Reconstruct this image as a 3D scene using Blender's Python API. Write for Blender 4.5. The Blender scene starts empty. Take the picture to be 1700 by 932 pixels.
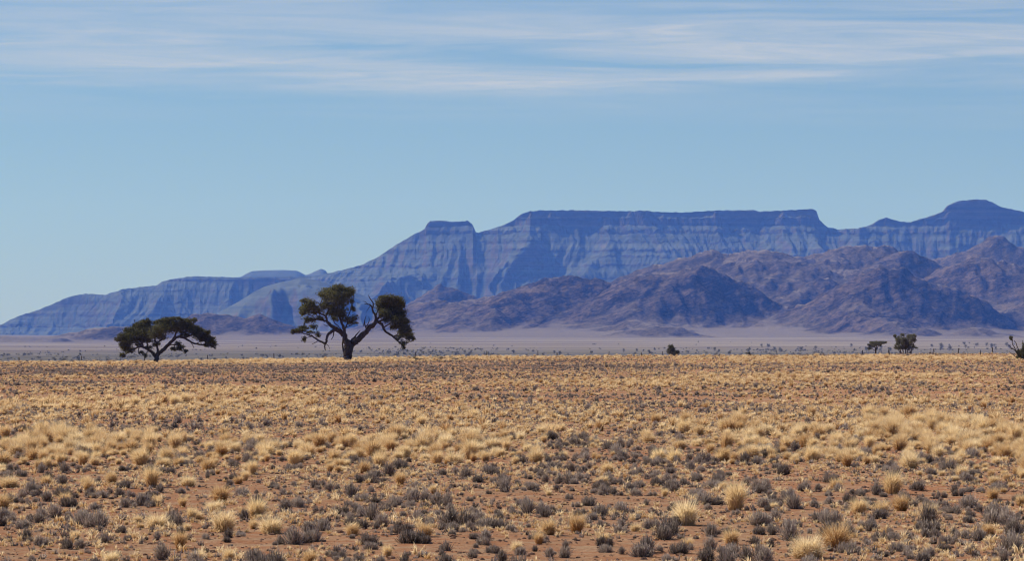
import bpy, math, random
import numpy as np
random.seed(7); RNG = np.random.default_rng(11)
S = bpy.context.scene; C = S.collection
R = math.radians

# ------------------------------------------------------------------ camera, sky, sun, exposure
F = 6923.0; VH = 584.0; ZC = 2.76           # focal length and eye level of the photograph (1700 px wide), eye height
PITCH = math.atan((VH - 466.0) / F)
cam = bpy.data.cameras.new('camera'); camo = bpy.data.objects.new('camera', cam); C.objects.link(camo)
cam.sensor_width = 36.0; cam.lens = 36.0 * F / 1700.0
cam.clip_start = 1.0; cam.clip_end = 90000.0
camo.location = (0, 0, ZC); camo.rotation_euler = (math.pi / 2 + PITCH, 0, 0)
S.camera = camo

SUN_EL, SUN_AZ = 40.0, -64.0                # degrees; azimuth from the viewing direction, negative = left
world = bpy.data.worlds.new('World'); S.world = world; world.use_nodes = True; world.cycles.sampling_method = 'NONE'
sun = bpy.data.lights.new('sun', 'SUN'); sun.energy = 5.0; sun.angle = R(0.53); sun.color = (1.0, 0.95, 0.87)
suno = bpy.data.objects.new('sun', sun); C.objects.link(suno)
suno.rotation_euler = (R(90 - SUN_EL), 0, R(180 - SUN_AZ))
S.view_settings.view_transform = 'Standard'; S.view_settings.look = 'None'
S.view_settings.exposure = 0.68; S.view_settings.gamma = 1.0
S.cycles.max_bounces = 6; S.cycles.diffuse_bounces = 2; S.cycles.transmission_bounces = 2
S.cycles.use_denoising = True; S.cycles.filter_width = 1.15
S.cycles.volume_bounces = 0; S.cycles.transparent_max_bounces = 4

# ------------------------------------------------------------------ node helpers
def nd(nt, t, **kw):
    n = nt.nodes.new(t)
    for k, v in kw.items():
        if k == 'inp':
            for i, x in v.items(): n.inputs[i].default_value = x
        else: setattr(n, k, v)
    return n
def lk(nt, a, b): nt.links.new(a, b)
def ramp(nt, src, stops, interp='LINEAR'):
    r = nt.nodes.new('ShaderNodeValToRGB'); r.color_ramp.interpolation = interp
    el = r.color_ramp.elements
    while len(el) < len(stops): el.new(0.5)
    for e, (p, c) in zip(el, stops):
        e.position = p; e.color = (c, c, c, 1) if isinstance(c, (int, float)) else (*c, 1)
    lk(nt, src, r.inputs[0]); return r.outputs[0]
def mathn(nt, op, a, b=None, c=None):
    m = nt.nodes.new('ShaderNodeMath'); m.operation = op
    for i, v in enumerate((a, b, c)):
        if v is None: continue
        if isinstance(v, (int, float)): m.inputs[i].default_value = v
        else: lk(nt, v, m.inputs[i])
    return m.outputs[0]
def mixc(nt, fac, a, b, mode='MIX'):
    m = nt.nodes.new('ShaderNodeMix'); m.data_type = 'RGBA'; m.blend_type = mode
    for i, v in ((0, fac), (6, a), (7, b)):
        if isinstance(v, (int, float)): m.inputs[i].default_value = v
        elif isinstance(v, tuple): m.inputs[i].default_value = (*v, 1)
        else: lk(nt, v, m.inputs[i])
    return m.outputs[2]
def noise(nt, vec, scale, detail=4, rough=0.55, dist=0.0):
    n = nd(nt, 'ShaderNodeTexNoise', inp={'Scale': scale, 'Detail': detail, 'Roughness': rough, 'Distortion': dist})
    if vec is not None: lk(nt, vec, n.inputs['Vector'])
    return n.outputs['Fac']
def mapping(nt, vec, scale=(1, 1, 1), rot=(0, 0, 0), loc=(0, 0, 0)):
    m = nd(nt, 'ShaderNodeMapping', inp={'Scale': scale, 'Rotation': rot, 'Location': loc})
    lk(nt, vec, m.inputs['Vector']); return m.outputs[0]
def newmat(name):
    m = bpy.data.materials.new(name); m.use_nodes = True; nt = m.node_tree; nt.nodes.clear()
    o = nt.nodes.new('ShaderNodeOutputMaterial'); return m, nt, o

# ------------------------------------------------------------------ sky: physical sky with high thin cirrus
def build_world():
    nt = world.node_tree; bg = nt.nodes['Background']
    sk = nd(nt, 'ShaderNodeTexSky', sky_type='NISHITA', sun_disc=False, sun_elevation=R(SUN_EL), sun_rotation=R(SUN_AZ),
            altitude=900.0, air_density=1.0, dust_density=0.3, ozone_density=4.0)
    tc = nt.nodes.new('ShaderNodeTexCoord')
    sx = nt.nodes.new('ShaderNodeSeparateXYZ'); lk(nt, tc.outputs['Generated'], sx.inputs[0])
    z = mathn(nt, 'MAXIMUM', sx.outputs[2], 0.012)
    px = mathn(nt, 'DIVIDE', sx.outputs[0], z); py = mathn(nt, 'DIVIDE', sx.outputs[1], z)
    cb = nt.nodes.new('ShaderNodeCombineXYZ'); lk(nt, px, cb.inputs[0]); lk(nt, py, cb.inputs[1])
    v = cb.outputs[0]                       # position on a flat cloud layer overhead
    # broad bank of cirrus: a band of distance on the layer, its edge wandering with noise
    wander = noise(nt, mapping(nt, v, (0.55, 0.35, 1)), 1.0, 4, 0.6, 0.4)
    d = mathn(nt, 'ADD', py, mathn(nt, 'MULTIPLY', mathn(nt, 'SUBTRACT', wander, 0.5), 3.2))
    d = mathn(nt, 'SUBTRACT', d, mathn(nt, 'MULTIPLY', px, 0.10))
    bank = ramp(nt, mathn(nt, 'DIVIDE', d, 20.0), [(0.0, 0.35), (0.50, 0.45), (0.60, 0.62), (0.70, 0.95), (0.755, 0.95), (0.80, 0.25), (0.88, 0.16), (0.93, 0.0)])
    bend = noise(nt, mapping(nt, v, (0.7, 0.9, 1), (0, 0, R(30))), 1.0, 3, 0.5)
    vb = nt.nodes.new('ShaderNodeVectorMath'); vb.operation = 'ADD'; lk(nt, v, vb.inputs[0])
    cbb = nt.nodes.new('ShaderNodeCombineXYZ'); lk(nt, mathn(nt, 'MULTIPLY', bend, 1.2), cbb.inputs[0]); lk(nt, mathn(nt, 'MULTIPLY', bend, 1.1), cbb.inputs[1]); lk(nt, cbb.outputs[0], vb.inputs[1])
    streak = noise(nt, mapping(nt, vb.outputs[0], (0.62, 0.78, 1), (0, 0, R(5)), (3.1, 1.7, 0)), 1.0, 7, 0.58, 0.5)
    fine = noise(nt, mapping(nt, vb.outputs[0], (2.6, 2.9, 1), (0, 0, R(-12))), 1.0, 5, 0.62, 0.8)
    s1 = ramp(nt, streak, [(0.33, 0.0), (0.51, 0.62), (0.66, 1.0)])
    s2 = ramp(nt, fine, [(0.30, 0.45), (0.68, 1.0)])
    f = mathn(nt, 'MULTIPLY', mathn(nt, 'MULTIPLY', bank, s1), s2)
    f = mathn(nt, 'MULTIPLY', f, 0.95)
    SKYS = 0.050
    skyc = mixc(nt, 1.0, sk.outputs[0], (0.69, 0.845, 1.08), 'MULTIPLY')
    cloud = (0.365 / SKYS, 0.375 / SKYS, 0.405 / SKYS)
    col = mixc(nt, f, skyc, cloud)
    lk(nt, col, bg.inputs[0]); bg.inputs[1].default_value = SKYS
build_world()

# ------------------------------------------------------------------ numpy noise
def _h(ix, iy, seed):
    n = (ix.astype(np.int64) * 374761393 + iy.astype(np.int64) * 668265263 + seed * 1442695041) & 0xffffffff
    n = ((n ^ (n >> 13)) * 1274126177) & 0xffffffff
    n = ((n ^ (n >> 16)) * 2246822519) & 0xffffffff
    return (n ^ (n >> 15)) & 0xffffffff
def perlin(x, y, seed=0):
    x = np.asarray(x, float); y = np.asarray(y, float)
    x0 = np.floor(x); y0 = np.floor(y); fx = x - x0; fy = y - y0
    u = fx * fx * fx * (fx * (fx * 6 - 15) + 10); w = fy * fy * fy * (fy * (fy * 6 - 15) + 10)
    def g(dx, dy):
        a = _h(x0 + dx, y0 + dy, seed) * (2 * math.pi / 4294967296.0)
        return np.cos(a) * (fx - dx) + np.sin(a) * (fy - dy)
    a = g(0, 0) * (1 - u) + g(1, 0) * u; b = g(0, 1) * (1 - u) + g(1, 1) * u
    return (a * (1 - w) + b * w) * 1.45
np.seterr(over='ignore')
def fbm(x, y, seed=0, oct=4, gain=0.5, lac=2.03):
    s = 0.0; a = 1.0
    for i in range(oct):
        s = s + a * perlin(x, y, seed + i * 17); x = x * lac + 13.7; y = y * lac + 5.1; a *= gain
    return s
def ridged(x, y, seed=0, oct=4, gain=0.5, lac=2.1):
    s = 0.0; a = 1.0
    for i in range(oct):
        s = s + a * (1 - 2.0 * np.abs(perlin(x, y, seed + i * 31))); x = x * lac + 7.7; y = y * lac + 3.3; a *= gain
    return s
def sstep(a, b, x):
    t = np.clip((x - a) / (b - a), 0, 1); return t * t * (3 - 2 * t)

# ------------------------------------------------------------------ object helpers
def tag(o, label=None, cat=None, group=None, kind=None):
    if label: o['label'] = label
    if cat: o['category'] = cat
    if group: o['group'] = group
    if kind: o['kind'] = kind
    return o
def mesh_from(name, V, Fc, mat, smooth=False):
    """V (n,3); Fc (m,3) or (m,4) int array, or list of such arrays"""
    me = bpy.data.meshes.new(name)
    V = np.asarray(V, np.float32)
    if not isinstance(Fc, list): Fc = [Fc]
    Fc = [np.asarray(f, np.int32) for f in Fc if len(f)]
    nl = sum(f.size for f in Fc); nf = sum(len(f) for f in Fc)
    me.vertices.add(len(V)); me.vertices.foreach_set('co', V.ravel())
    me.loops.add(nl); me.polygons.add(nf)
    me.loops.foreach_set('vertex_index', np.concatenate([f.ravel() for f in Fc]))
    tot = np.concatenate([np.full(len(f), f.shape[1], np.int32) for f in Fc])
    st = np.concatenate([[0], np.cumsum(tot)[:-1]]).astype(np.int32)
    me.polygons.foreach_set('loop_start', st)
    try: me.polygons.foreach_set('loop_total', tot)
    except Exception: pass
    me.polygons.foreach_set('use_smooth', np.full(nf, smooth))
    me.update(calc_edges=True); me.validate()
    if mat: me.materials.append(mat)
    return me
def link(name, me, parent=None):
    o = bpy.data.objects.new(name, me); C.objects.link(o)
    if parent: o.parent = parent
    return o
def empty(name, loc, rz=0.0):
    o = bpy.data.objects.new(name, None); C.objects.link(o); o.location = loc; o.rotation_euler = (0, 0, rz)
    o.empty_display_size = 0.2; return o
def grid_faces(nr, nc):
    i = np.arange(nr * nc).reshape(nr, nc)
    return np.stack([i[:-1, :-1], i[:-1, 1:], i[1:, 1:], i[1:, :-1]], -1).reshape(-1, 4)

# ------------------------------------------------------------------ terrain height
CREST_U = [-900, -200, 0, 260, 577, 800, 1100, 1275, 1500, 1700, 1900, 2600]
CREST_V = [606, 603.5, 602.5, 600.5, 597, 594.5, 593.5, 591.5, 589.5, 589, 588, 587]
def crest_z(u): return ZC + (VH - np.interp(u, CREST_U, CREST_V)) / F * 500.0
def far_z(r): return -5.0 + 33.0 * np.clip((r - 900.0) / 7100.0, 0, None) ** 1.5
def ground_z(x, y):
    x = np.asarray(x, float); y = np.asarray(y, float)
    r = np.hypot(x, y)
    u = 850 + F * np.clip(x / np.maximum(np.abs(y), 1e-3), -0.25, 0.25)
    s = np.clip((r - 55) / 445.0, 0, 1.0)
    near = crest_z(u) * s ** 1.35
    m = sstep(495, 1050, r)
    fz = np.where(r < 8000, far_z(r), 28.0 + (np.minimum(r, 30000) - 8000) * 0.0069)
    fz = -5 + (fz + 5) * (1 - 0.30 * sstep(750, 50, u))
    fz = fz + 0.5 * fbm(x / 420.0, y / 900.0, 71, 2) * sstep(900, 1800, r)
    z = near * (1 - m) + fz * m
    amp = 1 - sstep(700, 1500, r)
    z = z + amp * sstep(60, 260, r) * (0.12 * perlin(x / 60.0, y / 90.0, 2) + 0.10 * perlin(x / 26.0, y / 40.0, 3) + 0.05 * perlin(x / 9.0, y / 14.0, 4))
    z = z + amp * 0.045 * perlin(x / 3.1, y / 3.1, 5) + 0.02 * (1 - sstep(110, 200, r)) * fbm(x / 0.9, y / 0.9, 6, 2)
    return z
def at(u, v, D):
    """world point on the photograph's ray (u, v) at distance y = D"""
    cx = (u - 850.0) / F; cz = (466.0 - v) / F
    dy = math.cos(PITCH) - cz * math.sin(PITCH); dz = math.sin(PITCH) + cz * math.cos(PITCH)
    return np.array([cx / dy * D, D, ZC + dz / dy * D])
def zpix(v, D):
    v = np.asarray(v, float); cz = (466.0 - v) / F
    return ZC + (math.sin(PITCH) + cz * math.cos(PITCH)) / (math.cos(PITCH) - cz * math.sin(PITCH)) * D
def xpix(u, D): return (np.asarray(u, float) - 850.0) / F * D

# ------------------------------------------------------------------ materials
def mat_ground():
    m, nt, o = newmat('ground_soil'); geo = nt.nodes.new('ShaderNodeNewGeometry'); P = geo.outputs['Position']
    fine = noise(nt, P, 9.0, 5, 0.65); mid = noise(nt, P, 1.3, 4, 0.6)
    big = noise(nt, mapping(nt, P, (0.05, 0.022, 0.05)), 1.0, 4, 0.6)
    red = ramp(nt, fine, [(0.30, (0.22, 0.085, 0.042)), (0.52, (0.37, 0.165, 0.085)), (0.75, (0.50, 0.29, 0.175))])
    pale = ramp(nt, fine, [(0.30, (0.30, 0.19, 0.12)), (0.55, (0.46, 0.33, 0.21)), (0.75, (0.56, 0.43, 0.30))])
    c = mixc(nt, ramp(nt, mid, [(0.42, 0.0), (0.66, 0.75)]), red, pale)
    c = mixc(nt, ramp(nt, big, [(0.40, 0.0), (0.65, 0.55)]), c, (0.33, 0.20, 0.12))
    # far plain beyond the rise: pale calcrete and dry grass with darker scrub streaks
    ln = nt.nodes.new('ShaderNodeVectorMath'); ln.operation = 'LENGTH'; lk(nt, P, ln.inputs[0])
    fs = noise(nt, mapping(nt, P, (0.0016, 0.0026, 0.001)), 1.0, 5, 0.6)
    plain = ramp(nt, fs, [(0.36, (0.155, 0.122, 0.10)), (0.5, (0.225, 0.185, 0.152)), (0.64, (0.28, 0.235, 0.195))])
    belt = noise(nt, mapping(nt, P, (0.004, 0.0012, 0.001)), 1.0, 5, 0.65)
    bd = mathn(nt, 'ADD', mathn(nt, 'DIVIDE', ln.outputs['Value'], 8000.0), mathn(nt, 'MULTIPLY', mathn(nt, 'SUBTRACT', belt, 0.5), 0.35))
    plain = mixc(nt, ramp(nt, bd, [(0.40, 0.85), (0.56, 0.0)]), plain, ramp(nt, noise(nt, mapping(nt, P, (0.02, 0.008, 0.01)), 1.0, 5, 0.7), [(0.40, (0.10, 0.094, 0.078)), (0.62, (0.185, 0.165, 0.138))]))
    c = mixc(nt, ramp(nt, mathn(nt, 'DIVIDE', ln.outputs['Value'], 4000.0), [(0.15, 0.0), (0.35, 1.0)]), c, plain)
    b = nd(nt, 'ShaderNodeBsdfDiffuse', inp={'Roughness': 0.6}); lk(nt, c, b.inputs[0])
    bp = nd(nt, 'ShaderNodeBump', inp={'Strength': 0.9, 'Distance': 0.05}); lk(nt, noise(nt, P, 14.0, 5, 0.7), bp.inputs['Height'])
    lk(nt, bp.outputs[0], b.inputs['Normal']); lk(nt, b.outputs[0], o.inputs[0]); return m
def mat_hills():
    m, nt, o = newmat('hill_rock'); geo = nt.nodes.new('ShaderNodeNewGeometry'); P = geo.outputs['Position']
    tilt = mapping(nt, P, (1, 1, 1), (0, R(22), 0))
    st = noise(nt, mapping(nt, tilt, (0.010, 0.012, 0.040)), 1.0, 6, 0.70, 0.6)
    sp = noise(nt, P, 0.045, 6, 0.80)
    big = noise(nt, P, 0.0016, 3, 0.5)
    sf = noise(nt, mapping(nt, tilt, (0.09, 0.09, 0.22)), 1.0, 5, 0.75)
    k = mathn(nt, 'ADD', mathn(nt, 'MULTIPLY', st, 0.42), mathn(nt, 'ADD', mathn(nt, 'MULTIPLY', sp, 0.23), mathn(nt, 'MULTIPLY', sf, 0.35)))
    rock = ramp(nt, k, [(0.44, (0.012, 0.010, 0.011)), (0.48, (0.040, 0.029, 0.027)), (0.52, (0.090, 0.065, 0.053)), (0.57, (0.165, 0.118, 0.090))])
    sand = ramp(nt, k, [(0.43, (0.045, 0.035, 0.030)), (0.5, (0.105, 0.082, 0.062)), (0.57, (0.165, 0.128, 0.094))])
    nz = nt.nodes.new('ShaderNodeSeparateXYZ'); lk(nt, geo.outputs['Normal'], nz.inputs[0])
    pz = nt.nodes.new('ShaderNodeSeparateXYZ'); lk(nt, P, pz.inputs[0])
    fl = ramp(nt, mathn(nt, 'ADD', nz.outputs[2], mathn(nt, 'MULTIPLY', mathn(nt, 'SUBTRACT', big, 0.5), 0.5)), [(0.84, 0.0), (0.97, 0.9)])
    # the far, higher hills are sandier than the dark front ones
    far = ramp(nt, mathn(nt, 'DIVIDE', pz.outputs[1], 20000.0), [(0.485, 0.0), (0.53, 0.55)])
    c = mixc(nt, mathn(nt, 'MAXIMUM', fl, far), rock, sand)
    apron = ramp(nt, mathn(nt, 'ADD', nz.outputs[2], mathn(nt, 'MULTIPLY', mathn(nt, 'SUBTRACT', big, 0.5), 0.05)), [(0.970, 0.0), (0.998, 1.0)])
    c = mixc(nt, apron, c, mixc(nt, sp, (0.15, 0.12, 0.10), (0.27, 0.225, 0.185)))
    b = nd(nt, 'ShaderNodeBsdfDiffuse', inp={'Roughness': 0.5}); lk(nt, c, b.inputs[0])
    bp = nd(nt, 'ShaderNodeBump', inp={'Strength': 1.0, 'Distance': 12.0}); lk(nt, k, bp.inputs['Height'])
    lk(nt, bp.outputs[0], b.inputs['Normal']); lk(nt, b.outputs[0], o.inputs[0]); return m
def mat_mesa():
    m, nt, o = newmat('mesa_rock'); geo = nt.nodes.new('ShaderNodeNewGeometry'); P = geo.outputs['Position']
    band = noise(nt, mapping(nt, P, (0.0008, 0.0008, 0.060)), 1.0, 4, 0.7, 0.15)
    sp = noise(nt, P, 0.022, 5, 0.7)
    k = mathn(nt, 'ADD', mathn(nt, 'MULTIPLY', band, 0.6), mathn(nt, 'MULTIPLY', sp, 0.4))
    talus = ramp(nt, k, [(0.36, (0.050, 0.058, 0.051)), (0.5, (0.088, 0.099, 0.085)), (0.64, (0.126, 0.138, 0.117))])
    cliff = ramp(nt, k, [(0.38, (0.036, 0.031, 0.029)), (0.5, (0.072, 0.060, 0.052)), (0.64, (0.13, 0.105, 0.085))])
    nz = nt.nodes.new('ShaderNodeSeparateXYZ'); lk(nt, geo.outputs['Normal'], nz.inputs[0])
    c = mixc(nt, ramp(nt, nz.outputs[2], [(0.62, 0.0), (0.84, 1.0)]), cliff, talus)
    b = nd(nt, 'ShaderNodeBsdfDiffuse', inp={'Roughness': 0.5}); lk(nt, c, b.inputs[0])
    bp = nd(nt, 'ShaderNodeBump', inp={'Strength': 0.8, 'Distance': 14.0}); lk(nt, k, bp.inputs['Height'])
    lk(nt, bp.outputs[0], b.inputs['Normal']); lk(nt, b.outputs[0], o.inputs[0]); return m
def mat_bark(name='bark', a=(0.035, 0.028, 0.024), b_=(0.10, 0.082, 0.07)):
    m, nt, o = newmat(name); tc = nt.nodes.new('ShaderNodeTexCoord')
    n = noise(nt, mapping(nt, tc.outputs['Object'], (5, 5, 1.2)), 2.0, 5, 0.7)
    b = nd(nt, 'ShaderNodeBsdfDiffuse', inp={'Roughness': 0.5}); lk(nt, ramp(nt, n, [(0.35, a), (0.7, b_)]), b.inputs[0])
    bp = nd(nt, 'ShaderNodeBump', inp={'Strength': 0.8, 'Distance': 0.03}); lk(nt, n, bp.inputs['Height'])
    lk(nt, bp.outputs[0], b.inputs['Normal']); lk(nt, b.outputs[0], o.inputs[0]); return m
def mat_leaf(name, c1, c2, trans=0.25, vary='tone'):
    m, nt, o = newmat(name)
    at_ = nt.nodes.new('ShaderNodeAttribute'); at_.attribute_name = 'tone'
    oi = nt.nodes.new('ShaderNodeObjectInfo')
    t = mathn(nt, 'ADD', at_.outputs['Fac'], mathn(nt, 'MULTIPLY', mathn(nt, 'SUBTRACT', oi.outputs['Random'], 0.5), 0.5))
    c = ramp(nt, t, [(0.05, c1), (0.95, c2)])
    d = nd(nt, 'ShaderNodeBsdfDiffuse'); lk(nt, c, d.inputs[0])
    tr = nt.nodes.new('ShaderNodeBsdfTranslucent'); lk(nt, c, tr.inputs[0])
    mx = nd(nt, 'ShaderNodeMixShader', inp={0: trans}); lk(nt, d.outputs[0], mx.inputs[1]); lk(nt, tr.outputs[0], mx.inputs[2])
    lk(nt, mx.outputs[0], o.inputs[0]); return m
M_GROUND, M_HILLS, M_MESA = mat_ground(), mat_hills(), mat_mesa()
M_BARK = mat_bark()
M_WOOD = mat_bark('weathered_wood', (0.03, 0.024, 0.02), (0.09, 0.075, 0.065))
M_LEAF = mat_leaf('acacia_leaf', (0.050, 0.049, 0.021), (0.165, 0.155, 0.068), 0.35)
M_SCRUBLEAF = mat_leaf('scrub_leaf', (0.065, 0.064, 0.044), (0.19, 0.18, 0.12), 0.3)  # leaf colour lightened with a little painted-in distance haze
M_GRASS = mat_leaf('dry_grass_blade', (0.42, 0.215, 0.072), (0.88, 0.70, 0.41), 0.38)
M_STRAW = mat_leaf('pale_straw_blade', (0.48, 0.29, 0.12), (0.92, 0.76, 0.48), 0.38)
M_SHRUB = mat_leaf('grey_shrub_twig', (0.055, 0.043, 0.036), (0.52, 0.435, 0.365), 0.12)
M_FARLEAF = mat_leaf('hazed_leaf', (0.12, 0.114, 0.092), (0.215, 0.20, 0.165), 0.15)  # far bushes: haze of the distance put into a paler leaf colour
M_STONE = mat_bark('red_brown_stone', (0.12, 0.07, 0.05), (0.30, 0.19, 0.13))
M_WIRE = mat_bark('rusty_wire', (0.05, 0.04, 0.035), (0.09, 0.07, 0.06))

# ------------------------------------------------------------------ ground: one sheet from under the camera to the horizon
def build_ground():
    th_f = np.linspace(-20, 20, 540)
    th_l = np.concatenate([-180 + np.arange(0, 25) * 6.4, np.array([-23.0])]); th_l = th_l[th_l < -20.5]
    th = np.concatenate([th_l, th_f, -th_l[::-1]]); th[-1] = 180.0
    th = np.radians(th)
    r = np.concatenate([np.geomspace(0.5, 42, 16)[:-1], np.geomspace(42, 600, 400)[:-1], np.geomspace(600, 22000, 90)])
    RR, TT = np.meshgrid(r, th, indexing='ij')
    X = RR * np.sin(TT); Y = RR * np.cos(TT); Z = ground_z(X, Y)
    # close the seam behind the camera and the hole beneath it
    Z[:, -1] = Z[:, 0]; X[:, -1] = X[:, 0]; Y[:, -1] = Y[:, 0]
    V = np.stack([X, Y, Z], -1).reshape(-1, 3)
    nc = len(th); cap = len(V); V = np.vstack([V, [[0, 0, 0]]])
    tri = np.stack([np.full(nc - 1, cap), np.arange(1, nc), np.arange(nc - 1)], -1)
    o = link('ground', mesh_from('ground', V, [grid_faces(len(r), nc)[:, ::-1], tri[:, ::-1]], M_GROUND, True))
    tag(o, 'red sandy plain with dry grass running to the mountains', 'ground', kind='structure')
build_ground()

# ------------------------------------------------------------------ droplet erosion (vectorised)
def erode(Z, dx, n=40000, batches=3, steps=50, seed=1, k_er=0.22, cap=5.0):
    rng = np.random.default_rng(seed); H, W = Z.shape; Z = Z / dx; z0 = Z.copy()
    for b in range(batches):
        px = rng.uniform(1, W - 3, n); py = rng.uniform(1, H - 3, n)
        vx = np.zeros(n); vy = np.zeros(n); sed = np.zeros(n); sp = np.ones(n); wat = np.ones(n)
        for s in range(steps):
            ix = px.astype(int); iy = py.astype(int); fx = px - ix; fy = py - iy
            i = iy * W + ix; zf = Z.ravel()
            a, b_, c, d = zf[i], zf[i + 1], zf[i + W], zf[i + W + 1]
            gx = (b_ - a) * (1 - fy) + (d - c) * fy; gy = (c - a) * (1 - fx) + (d - b_) * fx
            h0 = a * (1 - fx) * (1 - fy) + b_ * fx * (1 - fy) + c * (1 - fx) * fy + d * fx * fy
            vx = vx * 0.25 - gx * 0.75; vy = vy * 0.25 - gy * 0.75
            l = np.hypot(vx, vy) + 1e-9; vx /= l; vy /= l
            nx = np.clip(px + vx, 1, W - 3); ny = np.clip(py + vy, 1, H - 3)
            jx = nx.astype(int); jy = ny.astype(int); ex = nx - jx; ey = ny - jy; j = jy * W + jx
            h1 = zf[j] * (1 - ex) * (1 - ey) + zf[j + 1] * ex * (1 - ey) + zf[j + W] * (1 - ex) * ey + zf[j + W + 1] * ex * ey
            dh = h1 - h0
            cp = np.maximum(-dh, 0.01) * sp * wat * cap * 0.2
            dep = np.where(dh > 0, np.minimum(dh, sed), np.where(sed > cp, (sed - cp) * 0.25, -np.minimum((cp - sed) * k_er, np.maximum(-dh, 0))))
            sed = sed - dep
            w4 = [(i, (1 - fx) * (1 - fy)), (i + 1, fx * (1 - fy)), (i + W, (1 - fx) * fy), (i + W + 1, fx * fy)]
            acc = np.bincount(np.concatenate([q for q, _ in w4]), np.concatenate([dep * w for _, w in w4]), H * W)
            acc = np.clip(acc, -0.12, 0.08)
            Z = Z + acc.reshape(H, W)
            sp = np.sqrt(np.maximum(sp * sp - dh * 2.0, 0.05)); wat *= 0.97; px, py = nx, ny
        D = Z - z0
        D[1:-1, 1:-1] = 0.5 * D[1:-1, 1:-1] + 0.125 * (D[:-2, 1:-1] + D[2:, 1:-1] + D[1:-1, :-2] + D[1:-1, 2:])
        Z = z0 + D
    return Z * dx

# ------------------------------------------------------------------ foothills
RIDGES = [
 (8500, .20, [(-200,553),(-60,555),(0,557),(40,558),(85,559),(110,561)]),  # (distance, front slope, outline of the crest as the photograph shows it)
 (8700, .34, [(40,566),(90,557),(130,550),(165,543),(195,539),(230,543),(262,551),(290,556)]),
 (8900, .36, [(255,556),(290,535),(320,522),(345,518),(375,523),(410,526),(432,521),(455,528),(480,538),(520,548),(560,556)]),
 (9300, .38, [(560,560),(620,540),(660,516),(690,504),(720,500),(760,500),(800,494),(830,487),(850,479),(870,472),(900,463),(935,457),(960,459),(1000,464),(1030,474),(1080,490)]),
 (9150, .40, [(940,520),(990,488),(1030,464),(1060,455),(1085,452),(1120,451),(1145,446),(1168,442),(1190,448),(1220,462),(1250,475),(1280,492),(1310,508),(1340,524)]),
 (10300, .40, [(1000,470),(1030,460),(1060,449),(1100,435),(1140,424),(1165,417),(1185,415),(1210,418),(1240,416),(1270,416),(1300,420),(1335,424),(1370,430),(1420,445)]),
 (9700, .40, [(1270,505),(1310,484),(1335,472),(1365,461),(1390,464),(1420,475),(1460,490)]),
 (9050, .42, [(1360,490),(1395,472),(1420,460),(1445,449),(1468,442),(1482,446),(1500,444),(1520,458),(1560,470),(1600,485),(1629,497),(1660,516),(1693,542),(1730,556)]),
 (10600, .40, [(1290,436),(1335,424),(1380,414),(1430,408),(1470,408),(1490,413),(1520,425),(1560,445)]),
 (10250, .40, [(1440,440),(1481,421),(1513,415),(1533,422),(1552,433),(1590,448)]),
 (11400, .42, [(1510,446),(1555,430),(1580,423),(1610,412),(1635,398),(1655,389),(1675,397),(1690,407),(1712,412),(1760,426),(1900,440)]),
 (9900, .40, [(1530,462),(1558,446),(1585,437),(1613,429),(1636,425),(1661,432),(1690,440),(1750,448),(1850,440),(2000,460)]),
 (11200, .44, [(640,520),(690,499),(715,479),(735,471),(758,478),(785,489),(810,500)]),
 (8300, .30, [(1560,556),(1600,546),(1625,540),(1650,548),(1690,556)]),
 (8250, .30, [(1000,556),(1050,545),(1090,540),(1130,545),(1180,556)]),
]
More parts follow.
